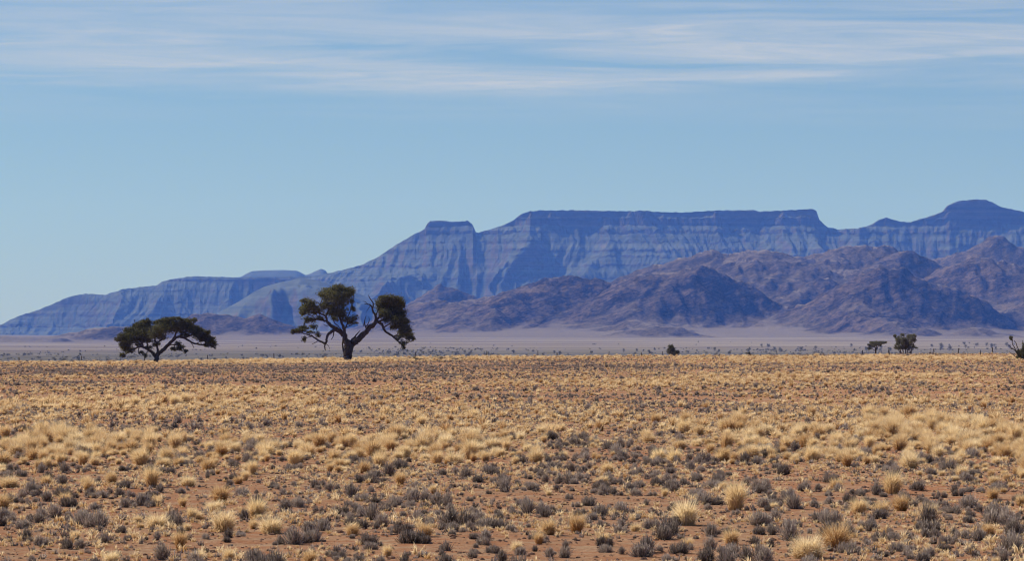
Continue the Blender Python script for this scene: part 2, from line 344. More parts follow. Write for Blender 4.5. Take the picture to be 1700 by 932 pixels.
def foothill_height(X, Y):
    base = ground_z(X, Y)
    wx = 160 * fbm(X / 900, Y / 900, 40, 3); wy = 220 * fbm(X / 800, Y / 800, 44, 3)
    Z = np.full_like(X, -1e3)
    for i, (D, sl, pts) in enumerate(RIDGES):
        pu = np.array([p[0] for p in pts], float); pz = zpix([p[1] for p in pts], D)
        # crest kept on its line; the flanks wander
        lo = ground_z(xpix(pu, D), np.full(len(pu), float(D)))
        px = xpix(pu, D)
        dd = D - Y; run = np.clip(dd, 0, None)
        Xq = X + sstep(20, 300, run) * (.55 * wx + .45 * wy) + run * (0.30 + 0.25 * math.sin(i * 2.3))
        gx_ = np.arange(px[0] - 1500, px[-1] + 1500, 12.0); gz_ = np.interp(gx_, px, pz)
        gz_ = np.where(gx_ < px[0], pz[0] - (px[0] - gx_) * .45, gz_); gz_ = np.where(gx_ > px[-1], pz[-1] - (gx_ - px[-1]) * .45, gz_)
        def soft(w):
            kk = np.hanning(int(w / 12) | 1); kk /= kk.sum(); return np.convolve(np.pad(gz_, len(kk) // 2, 'edge'), kk, 'valid')
        t1, t2 = sstep(10, 160, run), sstep(120, 520, run)
        zz = np.interp(Xq, gx_, gz_) * (1 - t1) + np.interp(Xq, gx_, soft(260)) * t1 * (1 - t2) + np.interp(Xq, gx_, soft(620)) * t1 * t2
        near = sstep(15, 240, np.abs(dd))
        e = dd + near * wy * 0.55
        xs = X + 0.8 * wx + dd * (0.45 * perlin(X / 900 + i, Y / 1200, 150 + i) + 0.42)
        spur = 0.75 * ridged(xs / 560 + 0.3 * i, Y / 1700 + i, 50 + i, 2, .4) + 0.55 * ridged((X + wx + .3 * dd) / 420, (Y + 1.6 * wy) / 560 + i, 250 + i, 3, .45) - 0.85
        rel = np.clip(zz - base, 0, None)
        h = zz - np.where(e > 0, sl * 0.70 * e, 0.55 * -e) + near * spur * 0.27 * rel * sstep(10, 480, dd)
        h = h - near * 10 * np.abs(fbm(X / 140, Y / 260, 60 + i, 3))
        k = 10.0
        mx = np.maximum(Z, h); Z = mx + np.where(np.abs(Z - h) < 4 * k, k * 0.35 * np.exp(-np.abs(Z - h) / k) * near, 0)
    # bajada: gravel apron at the foot of the slopes
    foot = base - 3 + 0.0060 * np.clip(Y - 7750, 0, 1600) + 6 * np.clip(fbm(X / 600, Y / 900, 91, 2), -.4, 1) * sstep(7700, 8500, Y)
    k = 16.0; t = np.clip(0.5 + 0.5 * (Z - foot) / k, 0, 1)
    Zs = foot * (1 - t) + Z * t + k * t * (1 - t)
    hgt = np.clip((Zs - foot) / 60, 0, 1)
    Zs = Zs + hgt * (5.0 * ridged((X + .5 * Y) / 130 + wx / 160, Y / 150 + wy / 160, 77, 3, .55) - 4.0 + 4.5 * fbm(X / 30, Y / 46, 79, 4, .6))
    return Zs, base
def bilinear(G, x0, y0, d, X, Y):
    fx = np.clip((X - x0) / d, 0, G.shape[1] - 1.001); fy = np.clip((Y - y0) / d, 0, G.shape[0] - 1.001)
    i, j = fx.astype(int), fy.astype(int); fx -= i; fy -= j
    return (G[j, i] * (1 - fx) + G[j, i + 1] * fx) * (1 - fy) + (G[j + 1, i] * (1 - fx) + G[j + 1, i + 1] * fx) * fy
def build_foothills():
    us = np.arange(-60, 1985, 2.6); nc = len(us)
    ys = np.geomspace(7600, 12800, 330); nr = len(ys)
    U, Y = np.meshgrid(us, ys); X = xpix(U, Y)
    Zs, base = foothill_height(X, Y)
    # water has cut the slopes: drainage worked out on an even grid, then laid over the hills
    d = 9.0; gx, gy = np.arange(-1750, 2150, d), np.arange(7650, 12800, d)
    GX, GY = np.meshgrid(gx, gy); G0, _ = foothill_height(GX, GY)
    G1 = erode(G0, d, n=36000, batches=4, steps=70, seed=5, k_er=0.30, cap=6.0)
    Zs = Zs + np.clip(bilinear(G1 - G0, gx[0], gy[0], d, X, Y), -26, 12)
    edge = np.minimum(sstep(7600, 7900, Y), 1)
    Z = Zs * edge + (base - 6) * (1 - edge)
    Z = np.where(Z < base - 6, base - 6, Z)
    V = np.stack([X, Y, Z], -1).reshape(-1, 3)
    o = link('foothills', mesh_from('foothills', V, grid_faces(nr, nc), M_HILLS, True))
    tag(o, 'dark purple brown rocky foothills in front of the blue mesa', 'hills', kind='structure')
build_foothills()

# ------------------------------------------------------------------ mesa range
SKY_MAIN = [(-900,600),(-500,590),(-300,580),(-120,562),(0,540),(30,525),(60,516),(95,502),(108,495),(120,492),(140,488),(175,490),(200,483),(225,478),
 (260,474),(268,468),(290,463),(320,459),(355,460),(400,461),(440,460),(480,459.5),(520,459),(545,454),(570,448),(600,440),(620,431),(630,425),(660,405),(690,388),(705,380),
 (709,372),(714,367),(730,366),(750,368),(776,367),(784,372),(790,386),(795,386),(830,376),(850,367),(868,354),(880,351),(900,350),(950,349),(1000,350),(1060,351),(1130,353),(1170,351),
 (1200,349),(1250,349),(1262,351),(1300,350),(1330,348),(1350,347),(1356,350),(1360,364),(1366,371),(1376,378),(1395,381),(1430,379.5),(1448,373),(1460,365),(1471,361),(1480,364),(1495,368),(1512,369),
 (1535,362),(1555,356),(1568,350),(1575,341),(1590,334),(1620,331),(1640,332),(1650,337),(1662,344),(1680,347),(1700,352),(1750,365),(1850,378),(2000,395),(2300,430)]
def cliff_profile():
    """(distance in front of the rim, drop): a tall top cliff, then benches of talus with many thin ledges"""
    rng = np.random.default_rng(3); P = [(0, 0), (6, 26), (12, 30), (19, 58), (26, 62)]; s, d = 26.0, 62.0
    while d < 430:
        t = rng.uniform(14, 44); s += t / rng.uniform(.42, .56); d += t; P.append((s, d))
        c = rng.choice([3, 5, 8, 12, 20], p=[.28, .3, .22, .12, .08]); s += c * .32; d += c; P.append((s, d))
    return P + [(s + 700, d + 150), (s + 1900, d + 300), (s + 3600, d + 420)]
E_PROF = cliff_profile()
def build_mesa():
    D0 = 16000.0
    us = np.arange(-620, 2240, 2.3); nc = len(us)
    ys = np.concatenate([np.linspace(12600, 14800, 60)[:-1], np.linspace(14800, 16060, 230)[:-1], np.linspace(16060, 16900, 12)]); nr = len(ys)
    U, Y = np.meshgrid(us, ys); X = xpix(U, Y)
    base = ground_z(X, Y)
    px = xpix([p[0] for p in SKY_MAIN], D0); pz = zpix([p[1] for p in SKY_MAIN], D0)
    Hx = np.interp(X, px, pz)
    E0 = float(zpix(350, D0))
    es = np.array([e[0] for e in E_PROF], float); ed = np.array([e[1] for e in E_PROF], float)
    # warped spur-and-gully field
    wob = 70 * fbm(X / 500, Y / 600, 21, 3) + 110 * perlin(X / 1300, Y / 9000 + 4, 27)
    s = D0 - Y
    xr = X + wob * sstep(-200, 500, s) + 0.18 * s * perlin(X / 900, Y / 2500, 25)
    g1 = ridged(xr / 640, Y / 3600, 30, 2, .40); g2 = ridged(xr / 210, Y / 2200, 33, 3, .5)
    sp = (g1 - 0.72) * 0.95 + (g2 - 0.85) * 0.15
    amp = 46 + 0.80 * np.clip(s, 0, 700)
    kk = np.hanning(141); kk /= kk.sum(); gx_ = np.arange(px[0], px[-1], 5.0); hz_ = np.convolve(np.pad(np.interp(gx_, px, pz), 70, 'edge'), kk, 'valid')
    t_ = sstep(20, 420, s); Hs = Hx * (1 - t_) + np.interp(X + wob * t_, gx_, hz_) * t_
    s0 = np.interp(np.clip(E0 - Hs, 0, None), ed, es)          # where the profile starts in lower country
    low = sstep(60, 330, E0 - Hs)
    se = s - (sp * amp + (46 * fbm(xr / 190, Y / 900, 35, 3) + 14 * fbm(xr / 50, Y / 200, 36, 3)) * (1 - .6 * low)) * sstep(-4, 40, s)
    q = np.clip(se, 0, None) * (1 - 0.12 * low) + s0
    keep = es < 30; cs = np.concatenate([es[keep], np.linspace(95, es[-4], 7), es[-3:]]); cd = np.interp(cs, es, ed)
    scree = 0.75 * sstep(-.10, .75, fbm(xr / 230, Y / 520, 61, 3))
    prof = np.interp(q, es, ed) * (1 - scree) + np.interp(q, cs, cd) * scree
    Z = np.minimum(Hx, E0 - prof + np.clip(Hs - E0, 0, None) * np.exp(-np.clip(se, 0, None) / 260))
    Z = np.where(s <= 0, Hx - 0.16 * np.clip(-s - 60, 0, None), Z)
    # local roughness and runnels
    rough = sstep(10, 60, s)
    Z = Z + rough * (5.0 * (ridged(xr / 60, Y / 420, 38, 3, .5) - .8) + 3.5 * fbm(X / 35, Y / 50, 39, 2)) + 2.2 * fbm(X / 20, Y / 90, 47, 3)
    f = slice(60, 288); Ze = erode(Z[f].copy(), 5.4, n=30000, batches=1, steps=40, seed=9, k_er=0.2, cap=4.0)
    Z[f] = Z[f] + (Ze - Z[f]) * sstep(0, 30, s[f])
    Z = np.maximum(Z, base - 4)
    V = np.stack([X, Y, Z], -1).reshape(-1, 3)
    o = link('mesa_mountain', mesh_from('mesa_mountain', V, grid_faces(nr, nc), M_MESA, False))
    tag(o, 'long flat topped blue mesa with layered cliffs on the skyline', 'mountain', kind='structure')
build_mesa()

def ridge_obj(name, D, pts, depth, label, seed, rough=6.0, front=0.55, mat=None, du=2.6):
    us = np.arange(pts[0][0], pts[-1][0] + 0.1, du); ys = np.concatenate([np.linspace(D - depth, D, 110)[:-1], np.linspace(D, D + 300, 8)])
    U, Y = np.meshgrid(us, ys); X = xpix(U, Y)
    px = xpix([p[0] for p in pts], D); pz = zpix([p[1] for p in pts], D)
    Hx = np.interp(X, px, pz); s = D - Y; near = sstep(10, 200, np.abs(s))
    g = ridged(X / 240 + 0.1 * fbm(X / 200, Y / 200, seed), Y / 1500, seed, 3, .5) - .8
    Z = Hx - np.where(s > 0, front * s - near * g * np.clip(0.30 * s, 0, 95), -0.4 * s) + near * rough * (fbm(X / 70, Y / 120, seed + 3, 4) + .6 * fbm(X / 22, Y / 40, seed + 9, 3))
    Z = np.maximum(Z, ground_z(X, Y) - 5)
    o = link(name, mesh_from(name, np.stack([X, Y, Z], -1).reshape(-1, 3), grid_faces(len(ys), len(us)), mat or M_MESA, True))
    tag(o, label, 'mountain', kind='structure')
ridge_obj('distant_ridge', 20000.0, [(330,470),(400,460),(408,455),(418,450.5),(440,449),(470,448.5),(492,449.5),(500,453),(507,457),(514,455),(522,451),(533,446.5),(540,449),(545,456),(580,466),(640,480)], 1500,
          'pale blue far ridge with two low knobs behind the sloping shoulder', 120)
ridge_obj('spur_ridge', 13600.0, [(300,560),(345,532),(370,515),(395,502),(420,486),(440,476),(465,469),(500,462),(530,466),(560,474),(600,490),(640,505),(690,520),(740,540)], 1900,
          'blue spur running down left from the mesa behind the trees', 130, 10.0, 0.30)

# ------------------------------------------------------------------ tubes, foliage
def smooth_poly(pts, rad, sub=4):
    P = np.array(pts, float); r = np.array(rad, float); n = len(P)
    if n < 3: return P, r
    out = []; ro = []
    for i in range(n - 1):
        p0 = P[max(i - 1, 0)]; p1 = P[i]; p2 = P[i + 1]; p3 = P[min(i + 2, n - 1)]
        for k in range(sub):
            t = k / sub
            out.append(0.5 * (2 * p1 + (p2 - p0) * t + (2 * p0 - 5 * p1 + 4 * p2 - p3) * t * t + (3 * p1 - p0 - 3 * p2 + p3) * t ** 3)); ro.append(r[i] * (1 - t) + r[i + 1] * t)
    out.append(P[-1]); ro.append(r[-1]); return np.array(out), np.array(ro)
class MB:
    def __init__(s): s.V = []; s.Q = []; s.T = []; s.n = 0; s.tone = []
    def add(s, V, Q=None, T=None, tone=0.5):
        V = np.asarray(V, float); s.V.append(V)
        if Q is not None and len(Q): s.Q.append(np.asarray(Q) + s.n)
        if T is not None and len(T): s.T.append(np.asarray(T) + s.n)
        s.tone.append(np.full(len(V), tone) if np.isscalar(tone) else np.asarray(tone)); s.n += len(V)
    def tube(s, pts, rad, k=7, sub=3, rng=None, rough=0.0):
        P, r = smooth_poly(pts, rad, sub) if sub > 1 else (np.array(pts, float), np.array(rad, float))
        n = len(P); T = np.gradient(P, axis=0); T /= np.linalg.norm(T, axis=1)[:, None] + 1e-9
        ref = np.array([0.31, 0.94, 0.13]); A = np.cross(T, ref); A /= np.linalg.norm(A, axis=1)[:, None] + 1e-9; B = np.cross(T, A)
        a = np.arange(k) * 2 * math.pi / k
        rr = r[:, None] * np.ones(k)
        if rough and rng is not None: rr = rr * (1 + rough * rng.normal(size=(n, k)))
        V = P[:, None] + rr[..., None] * (np.cos(a)[None, :, None] * A[:, None] + np.sin(a)[None, :, None] * B[:, None])
        i = np.arange(n * k).reshape(n, k); j = np.roll(i, -1, 1)
        Q = np.stack([i[:-1], j[:-1], j[1:], i[1:]], -1).reshape(-1, 4)
        V = np.vstack([V.reshape(-1, 3), P[-1:]]); tip = n * k
        T3 = np.stack([i[-1], j[-1], np.full(k, tip)], -1)
        s.add(V, Q, T3)
    def mesh(s, name, mat, smooth=False, tone=False):
        V = np.vstack(s.V); fl = []
        if s.Q: fl.append(np.vstack(s.Q))
        if s.T: fl.append(np.vstack(s.T))
        me = mesh_from(name, V, fl, mat, smooth)
        if tone:
            t = np.concatenate(s.tone)
            if len(t) == len(me.vertices):
                a = me.attributes.new('tone', 'FLOAT', 'POINT'); a.data.foreach_set('value', t.astype(np.float32))
        return me
def leaf_tris(mb, cen, size, rng, up=0.35, aspect=0.4, tone=None):
    """one small pointed leaf spray per centre"""
    n = len(cen); d = rng.normal(size=(n, 3)); d[:, 2] = d[:, 2] * 0.7 + up; d /= np.linalg.norm(d, axis=1)[:, None]
    e = rng.normal(size=(n, 3)); e -= (e * d).sum(1)[:, None] * d; e /= np.linalg.norm(e, axis=1)[:, None]
    L = size * rng.uniform(0.6, 1.4, n)[:, None]; W = L * aspect
    V = np.stack([cen - d * L * .5, cen + e * W * .5, cen + d * L * .5, cen - e * W * .5], 1).reshape(-1, 3)
    i = np.arange(n) * 4; Q = np.stack([i, i + 1, i + 2, i + 3], -1)
    tn = rng.uniform(0, 1, n) if tone is None else tone
    mb.add(V, Q, None, np.repeat(tn, 4))
def clump_points(rng, c, r, n):
    """points in an uneven flattened puff, made of sub-puffs, thinner towards its underside"""
    k = max(4, int(5 + n / 90)); d = rng.normal(size=(k, 3)); d /= np.linalg.norm(d, axis=1)[:, None]
    k2 = rng.uniform(0.20, 0.52, k); sc = c + d * r * rng.uniform(0.30, 1.0, (k, 1)) * (1.25 - k2[:, None]); out = []
    for q, g in zip(sc, k2):
        m = max(2, int(n / k * (0.35 + 1.8 * g))); e = rng.normal(size=(m, 3)) * g
        out.append(q + e * r * np.array([0.62, 0.62, 0.62]))
    return np.vstack(out)

class TracedTree:
    """tree from limb and foliage outlines measured on the photograph, given real depth"""
    def __init__(s, name, u, D, k, base, label, cat, group=None, seed=1, bark=None, leaf=None, zoff=0.0, depth=0.45):
        s.rng = np.random.default_rng(seed); s.k = k; s.b = base; s.leaf = leaf or M_LEAF; s.bark = bark or M_BARK
        x = float(xpix(u, D)); s.root = empty(name, (x, D, float(ground_z(x, D)) + zoff)); tag(s.root, label, cat, group)
        s.nodes = []; s.depth = depth
    def loc(s, p): return np.array([(p[0] - s.b[0]) * s.k, 0.0, (s.b[1] - p[1]) * s.k])
    def branch(s, mb, pts, side=None, k=7, rough=0.05):
        P = np.array([s.loc(p) for p in pts]); rad = np.array([p[2] for p in pts]) * s.k * (.88 if len(s.nodes) else 1)
        if s.nodes:
            N = np.array([[q[0], q[2]] for q in s.nodes]); j = np.argmin(((N - P[0, [0, 2]]) ** 2).sum(1)); y0 = s.nodes[j][1]
        else: y0 = 0.0
        L = np.concatenate([[0], np.cumsum(np.linalg.norm(np.diff(P, axis=0), axis=1))])
        sl = s.rng.uniform(-1, 1) * s.depth if side is None else side * s.depth
        P[:, 1] = y0 + sl * L + np.concatenate([[0], s.rng.normal(0, 0.03, len(P) - 1) * L[1:]])
        # kinks: camelthorn limbs never run straight
        SP, SR = smooth_poly(P, rad, 4)
        if len(SP) > 4: SP[1:-1] += s.rng.normal(size=(len(SP) - 2, 3)) * SR[1:-1, None] * 0.22
        for q in SP: s.nodes.append(q)
        mb.tube(SP, SR, k, 1, s.rng, rough)
    def part(s, name, mb, mat, tone=False, smooth=True):
        return link(name, mb.mesh(name, mat, smooth, tone), s.root)
    def limb(s, polys, sides=None, name='limb'):
        mb = MB()
        for i, p in enumerate(polys): s.branch(mb, p, None if sides is None or i >= len(sides) else sides[i])
        s.part(name, mb, s.bark)
    def crown(s, clumps, dens, leaf=0.17, twigs=True, name='crown', flat=0.9, dens_sparse=0.55):
        mb = MB(); tw = MB(); N = np.array(s.nodes)
        for c in clumps:
            sparse = len(c) > 4
            cx, cz = s.loc(c)[0], s.loc(c)[2]; rx, rz = c[2] * s.k, c[3] * s.k; ry = (rx + rz) * 0.5 * flat
            j = np.argsort((N[:, 0] - cx) ** 2 + (N[:, 2] - cz) ** 2)[:6]
            yb = N[s.rng.choice(j)][1]
            for rep in range(1 if sparse else 2):
                cy = yb + s.rng.normal() * ry * (0.5 if sparse else 0.9)
                cc = np.array([cx, cy, cz]); rr = np.array([rx, ry, rz]) * (0.95 if sparse else 0.92)
                n = int(20 * dens * (dens_sparse if sparse else 0.55) * (rx * rz) / (leaf * leaf)) + 12
                pts = clump_points(s.rng, cc, rr, n)
                leaf_tris(mb, pts, leaf * 1.35, s.rng, .25, .27)
                if twigs:
                    m = max(3, int(len(pts) / 260)); sel = pts[s.rng.integers(0, len(pts), m)]
                    for q in sel:
                        a = N[np.argmin(((N - q) ** 2).sum(1) + s.rng.uniform(0, 0.3))]
                        dv = q - a; mid = a + dv * .5 + s.rng.normal(size=3) * 0.10 * np.linalg.norm(dv) + np.array([0, 0, 0.05 * np.linalg.norm(dv)])
                        tw.tube([a, mid, q], [0.035, 0.024, 0.010], 4, 2)
        o = s.part(name, mb, s.leaf, True, False)
        if tw.n: tag(link('twig', tw.mesh('twig', s.bark, True), o), kind='stuff')

# ------------------------------------------------------------------ the two camelthorn trees
def big_tree():
    t = TracedTree('acacia_tree', 577, 480.0, 0.0119, (680, 850), 'tall forked acacia with a split crown and thick dark trunk, standing alone', 'tree', 'acacia trees on the rise', seed=21, zoff=-0.12)
    mb = MB(); t.branch(mb, [(678,862,50),(681,845,44),(682,800,39),(690,740,40),(697,690,44),(700,665,40)], 0, 11, 0.03)
    t.branch(mb, [(650,760,16),(640,730,12),(632,690,9),(634,640,7)], 0.3); t.part('trunk', mb, t.bark)
    t.limb([[(690,700,36),(668,640,32),(640,590,28),(600,550,26),(565,522,23)],
            [(560,535,20),(525,558,17),(492,585,15),(480,620,13),(465,668,12),(400,637,10),(340,600,8),(280,580,6),(220,560,5),(150,545,3)],
            [(465,665,9),(460,700,8),(467,736,4)], [(400,640,4),(370,660,4),(335,675,2)], [(340,600,4),(270,620,3),(240,652,1.5)],
            [(400,610,5),(385,540,4),(375,500,2)], [(545,560,7),(540,600,5),(520,632,3)], [(465,668,4),(495,690,3),(510,725,1.5)]], [0, -.5])
    t.limb([[(562,522,22),(510,490,18),(480,455,15),(430,440,11),(370,435,9),(300,450,6),(258,470,3)],
            [(480,455,12),(470,410,10),(420,380,8),(360,360,7),(320,320,5),(290,270,4),(250,240,2)],
            [(470,410,9),(490,350,7),(500,280,6),(480,200,4),(470,150,2)], [(420,380,5),(395,330,4),(420,270,3),(440,210,2)],
            [(320,330,4),(270,340,3),(215,345,1.5)], [(370,435,5),(330,400,4),(270,385,2)], [(400,440,5),(410,400,4),(380,320,2)], [(510,490,6),(470,495,4),(440,480,2)]], [.3, -.2, .5])
    t.limb([[(672,660,24),(652,560,19),(625,480,15),(605,420,12),(600,340,10),(590,280,8),(570,210,6),(580,140,3)],
            [(650,530,9),(680,470,7),(670,430,6),(700,370,5),(720,300,4),(735,200,2)], [(680,475,6),(730,450,4),(775,430,2)],
            [(590,285,6),(640,230,5),(680,170,3),(735,165,2)], [(605,420,6),(560,360,5),(540,290,4),(545,220,2)], [(600,350,5),(650,310,4),(690,270,2)], [(655,520,5),(700,500,4),(745,480,2)], [(640,560,6),(590,500,5),(555,470,4),(550,430,2)]], [.1, .5])
    t.limb([[(702,705,40),(740,662,37),(790,620,34),(850,570,30),(900,520,26),(940,475,22),(972,455,19)],
            [(720,640,12),(760,590,8),(802,543,3)], [(870,540,10),(845,480,7),(850,430,5),(860,400,2)], [(862,505,6),(890,450,4),(885,410,2)], [(835,500,4),(830,470,2)]], [.15])
    t.limb([[(945,472,17),(952,400,14),(930,370,11),(910,310,9),(880,290,6),(842,285,3)], [(920,330,8),(925,280,7),(900,240,6),(880,200,3)], [(880,290,4),(850,265,3),(825,260,1.5)],
            [(900,300,4),(880,330,3),(860,360,1.5)], [(955,455,15),(1010,380,10),(1060,320,8),(1090,250,5),(1100,200,3)], [(1010,380,8),(1090,370,6),(1160,340,4),(1220,300,2)], [(950,400,8),(980,330,6),(1000,270,4),(1010,220,2)]], [.2, .1, -.1, .2, -.3, .6])
    t.limb([[(970,457,18),(1010,482,15),(1040,545,13),(1090,580,12),(1130,610,10),(1170,650,7),(1210,680,6),(1240,732,3)], [(1130,600,8),(1180,600,6),(1240,600,5),(1300,610,4),(1345,635,2)],
            [(1035,510,7),(1110,470,6),(1180,490,5),(1250,540,4),(1310,580,2)], [(980,455,10),(1080,430,8),(1170,420,6),(1240,440,3)], [(1120,605,6),(1160,580,5),(1200,545,4),(1230,520,2)], [(1170,650,4),(1200,650,3),(1250,665,2)], [(1210,680,4),(1200,705,3),(1190,725,2)], [(905,520,6),(935,522,3)]], [-.1, .3])
    t.crown([(500,180,105,58),(590,135,105,40),(690,160,80,45),(640,215,100,50),(560,240,95,55),(470,295,80,45),(705,265,45,45,1),(430,190,50,30),(610,290,60,35,1),
             (268,262,50,42),(280,330,70,45),(245,370,40,32),(335,280,45,45,1),(380,360,60,40,1),(300,430,55,28,1),(420,420,50,30,1),(275,462,32,24,1),
             (540,370,85,55,1),(620,380,60,55,1),(740,415,45,35,1),(725,470,50,26,1),(735,340,32,36,1),(560,430,50,30,1),(570,230,150,80,1),(300,340,80,70,1),(600,350,110,80,1),(470,230,60,50,1),(320,440,90,34,1),(690,440,70,50,1),(340,300,70,50),(430,330,60,50,1)], 3.6)
    t.crown([(160,550,46,26),(245,515,60,26),(335,510,55,36,1),(395,590,36,36,1),(265,625,30,34,1),(200,540,50,25,1),(310,560,50,22,1),(220,545,90,30,1)], 3.4)
    t.crown([(1080,235,115,42),(1015,275,75,60),(1150,265,90,60),(1100,335,130,70),(1175,380,90,65),(1050,385,80,55),(1205,290,40,50),(1150,435,100,48),(1225,460,60,44),
             (1245,535,68,42),(1280,600,60,38,1),(1200,570,65,36,1),(1225,655,45,45,1),(1320,620,26,22,1),(1130,510,60,30,1),(1000,335,52,48),(1225,700,22,34,1),(1160,620,40,30,1),(1180,480,110,60,1),(1230,560,90,60,1),(1270,620,60,30,1),(1090,440,80,40,1)], 3.8)
big_tree()
def low_tree():
    t = TracedTree('acacia_tree', 259, 480.0, 0.01265, (543, 830), 'low spreading acacia with one wide rounded crown, left of the tall one', 'tree', 'acacia trees on the rise', seed=33, zoff=-0.1)
    mb = MB(); t.branch(mb, [(543,842,26),(544,826,22),(546,790,20),(549,755,25),(552,735,20)], 0, 10, 0.03); t.part('trunk', mb, t.bark)
    t.limb([[(542,755,19),(510,725,16),(470,695,14),(430,675,12),(390,672,10),(340,690,7),(290,720,5),(240,762,3)], [(430,675,9),(410,630,8),(370,600,6),(360,560,5),(330,520,4),(300,480,2)],
            [(390,672,6),(380,710,4),(386,738,2)], [(370,600,5),(300,600,4),(230,610,3),(165,612,2)], [(470,695,9),(460,620,7),(440,540,6),(450,450,3)], [(440,560,4),(400,500,3),(370,460,2)]], [.1, .5, .2, -.6, .5])
    t.limb([[(548,750,18),(560,700,12),(545,640,10),(535,570,8),(560,480,6),(570,430,3)], [(545,640,8),(610,590,7),(640,520,6),(640,430,3)], [(540,600,6),(500,540,5),(490,460,2)]], [-.3, .4, -.7])
    t.limb([[(556,745,21),(600,705,19),(650,660,18),(690,620,16),(740,580,14),(800,588,12),(850,620,10),(910,645,9),(980,655,7),(1040,660,5),(1085,690,2)], [(690,620,12),(720,560,10),(740,500,8),(730,430,4),(740,405,2)],
            [(740,580,10),(810,530,8),(870,470,6),(900,420,3)], [(800,590,8),(880,560,7),(950,530,5),(1010,540,3)], [(650,660,8),(690,650,7),(740,660,6),(790,690,4),(822,722,2)], [(910,645,6),(960,610,4),(1020,590,2)], [(850,620,5),(880,660,3),(890,685,2)]], [.1, -.5, .5, -.4, .6])
    t.crown([(195,602,40,24),(240,570,55,36),(300,530,62,48),(350,485,52,32),(420,480,75,54),(470,440,55,30),(400,560,85,45),(280,620,62,38),(258,680,44,40),(240,745,30,28),(310,700,55,36,1),
             (380,640,65,36,1),(450,600,75,44),(520,540,65,44,1),(480,680,40,30,1),(400,720,40,22,1),(450,745,36,22,1),(330,570,110,75),(450,540,100,75),(265,650,62,60),(420,470,90,50)], 3.7)
    t.crown([(560,450,48,26),(640,430,66,32),(640,500,75,44),(600,570,65,38,1),(540,640,55,34,1),(720,415,66,20),(730,480,75,40),(820,445,75,42),(880,425,34,26),(870,510,75,44),(800,560,64,34,1),(560,530,90,80),(680,490,110,70),(800,490,105,60),(600,440,80,34)], 3.7)
    t.crown([(930,520,56,36),(970,560,64,40),(1030,600,54,38),(1060,650,42,38),(1010,540,34,24),(740,640,46,26,1),(760,680,54,32),(810,712,26,20),(690,690,40,28,1),(950,610,55,30,1),(1000,660,40,20,1),(945,560,95,55),(1020,620,60,50)], 3.6)
low_tree()

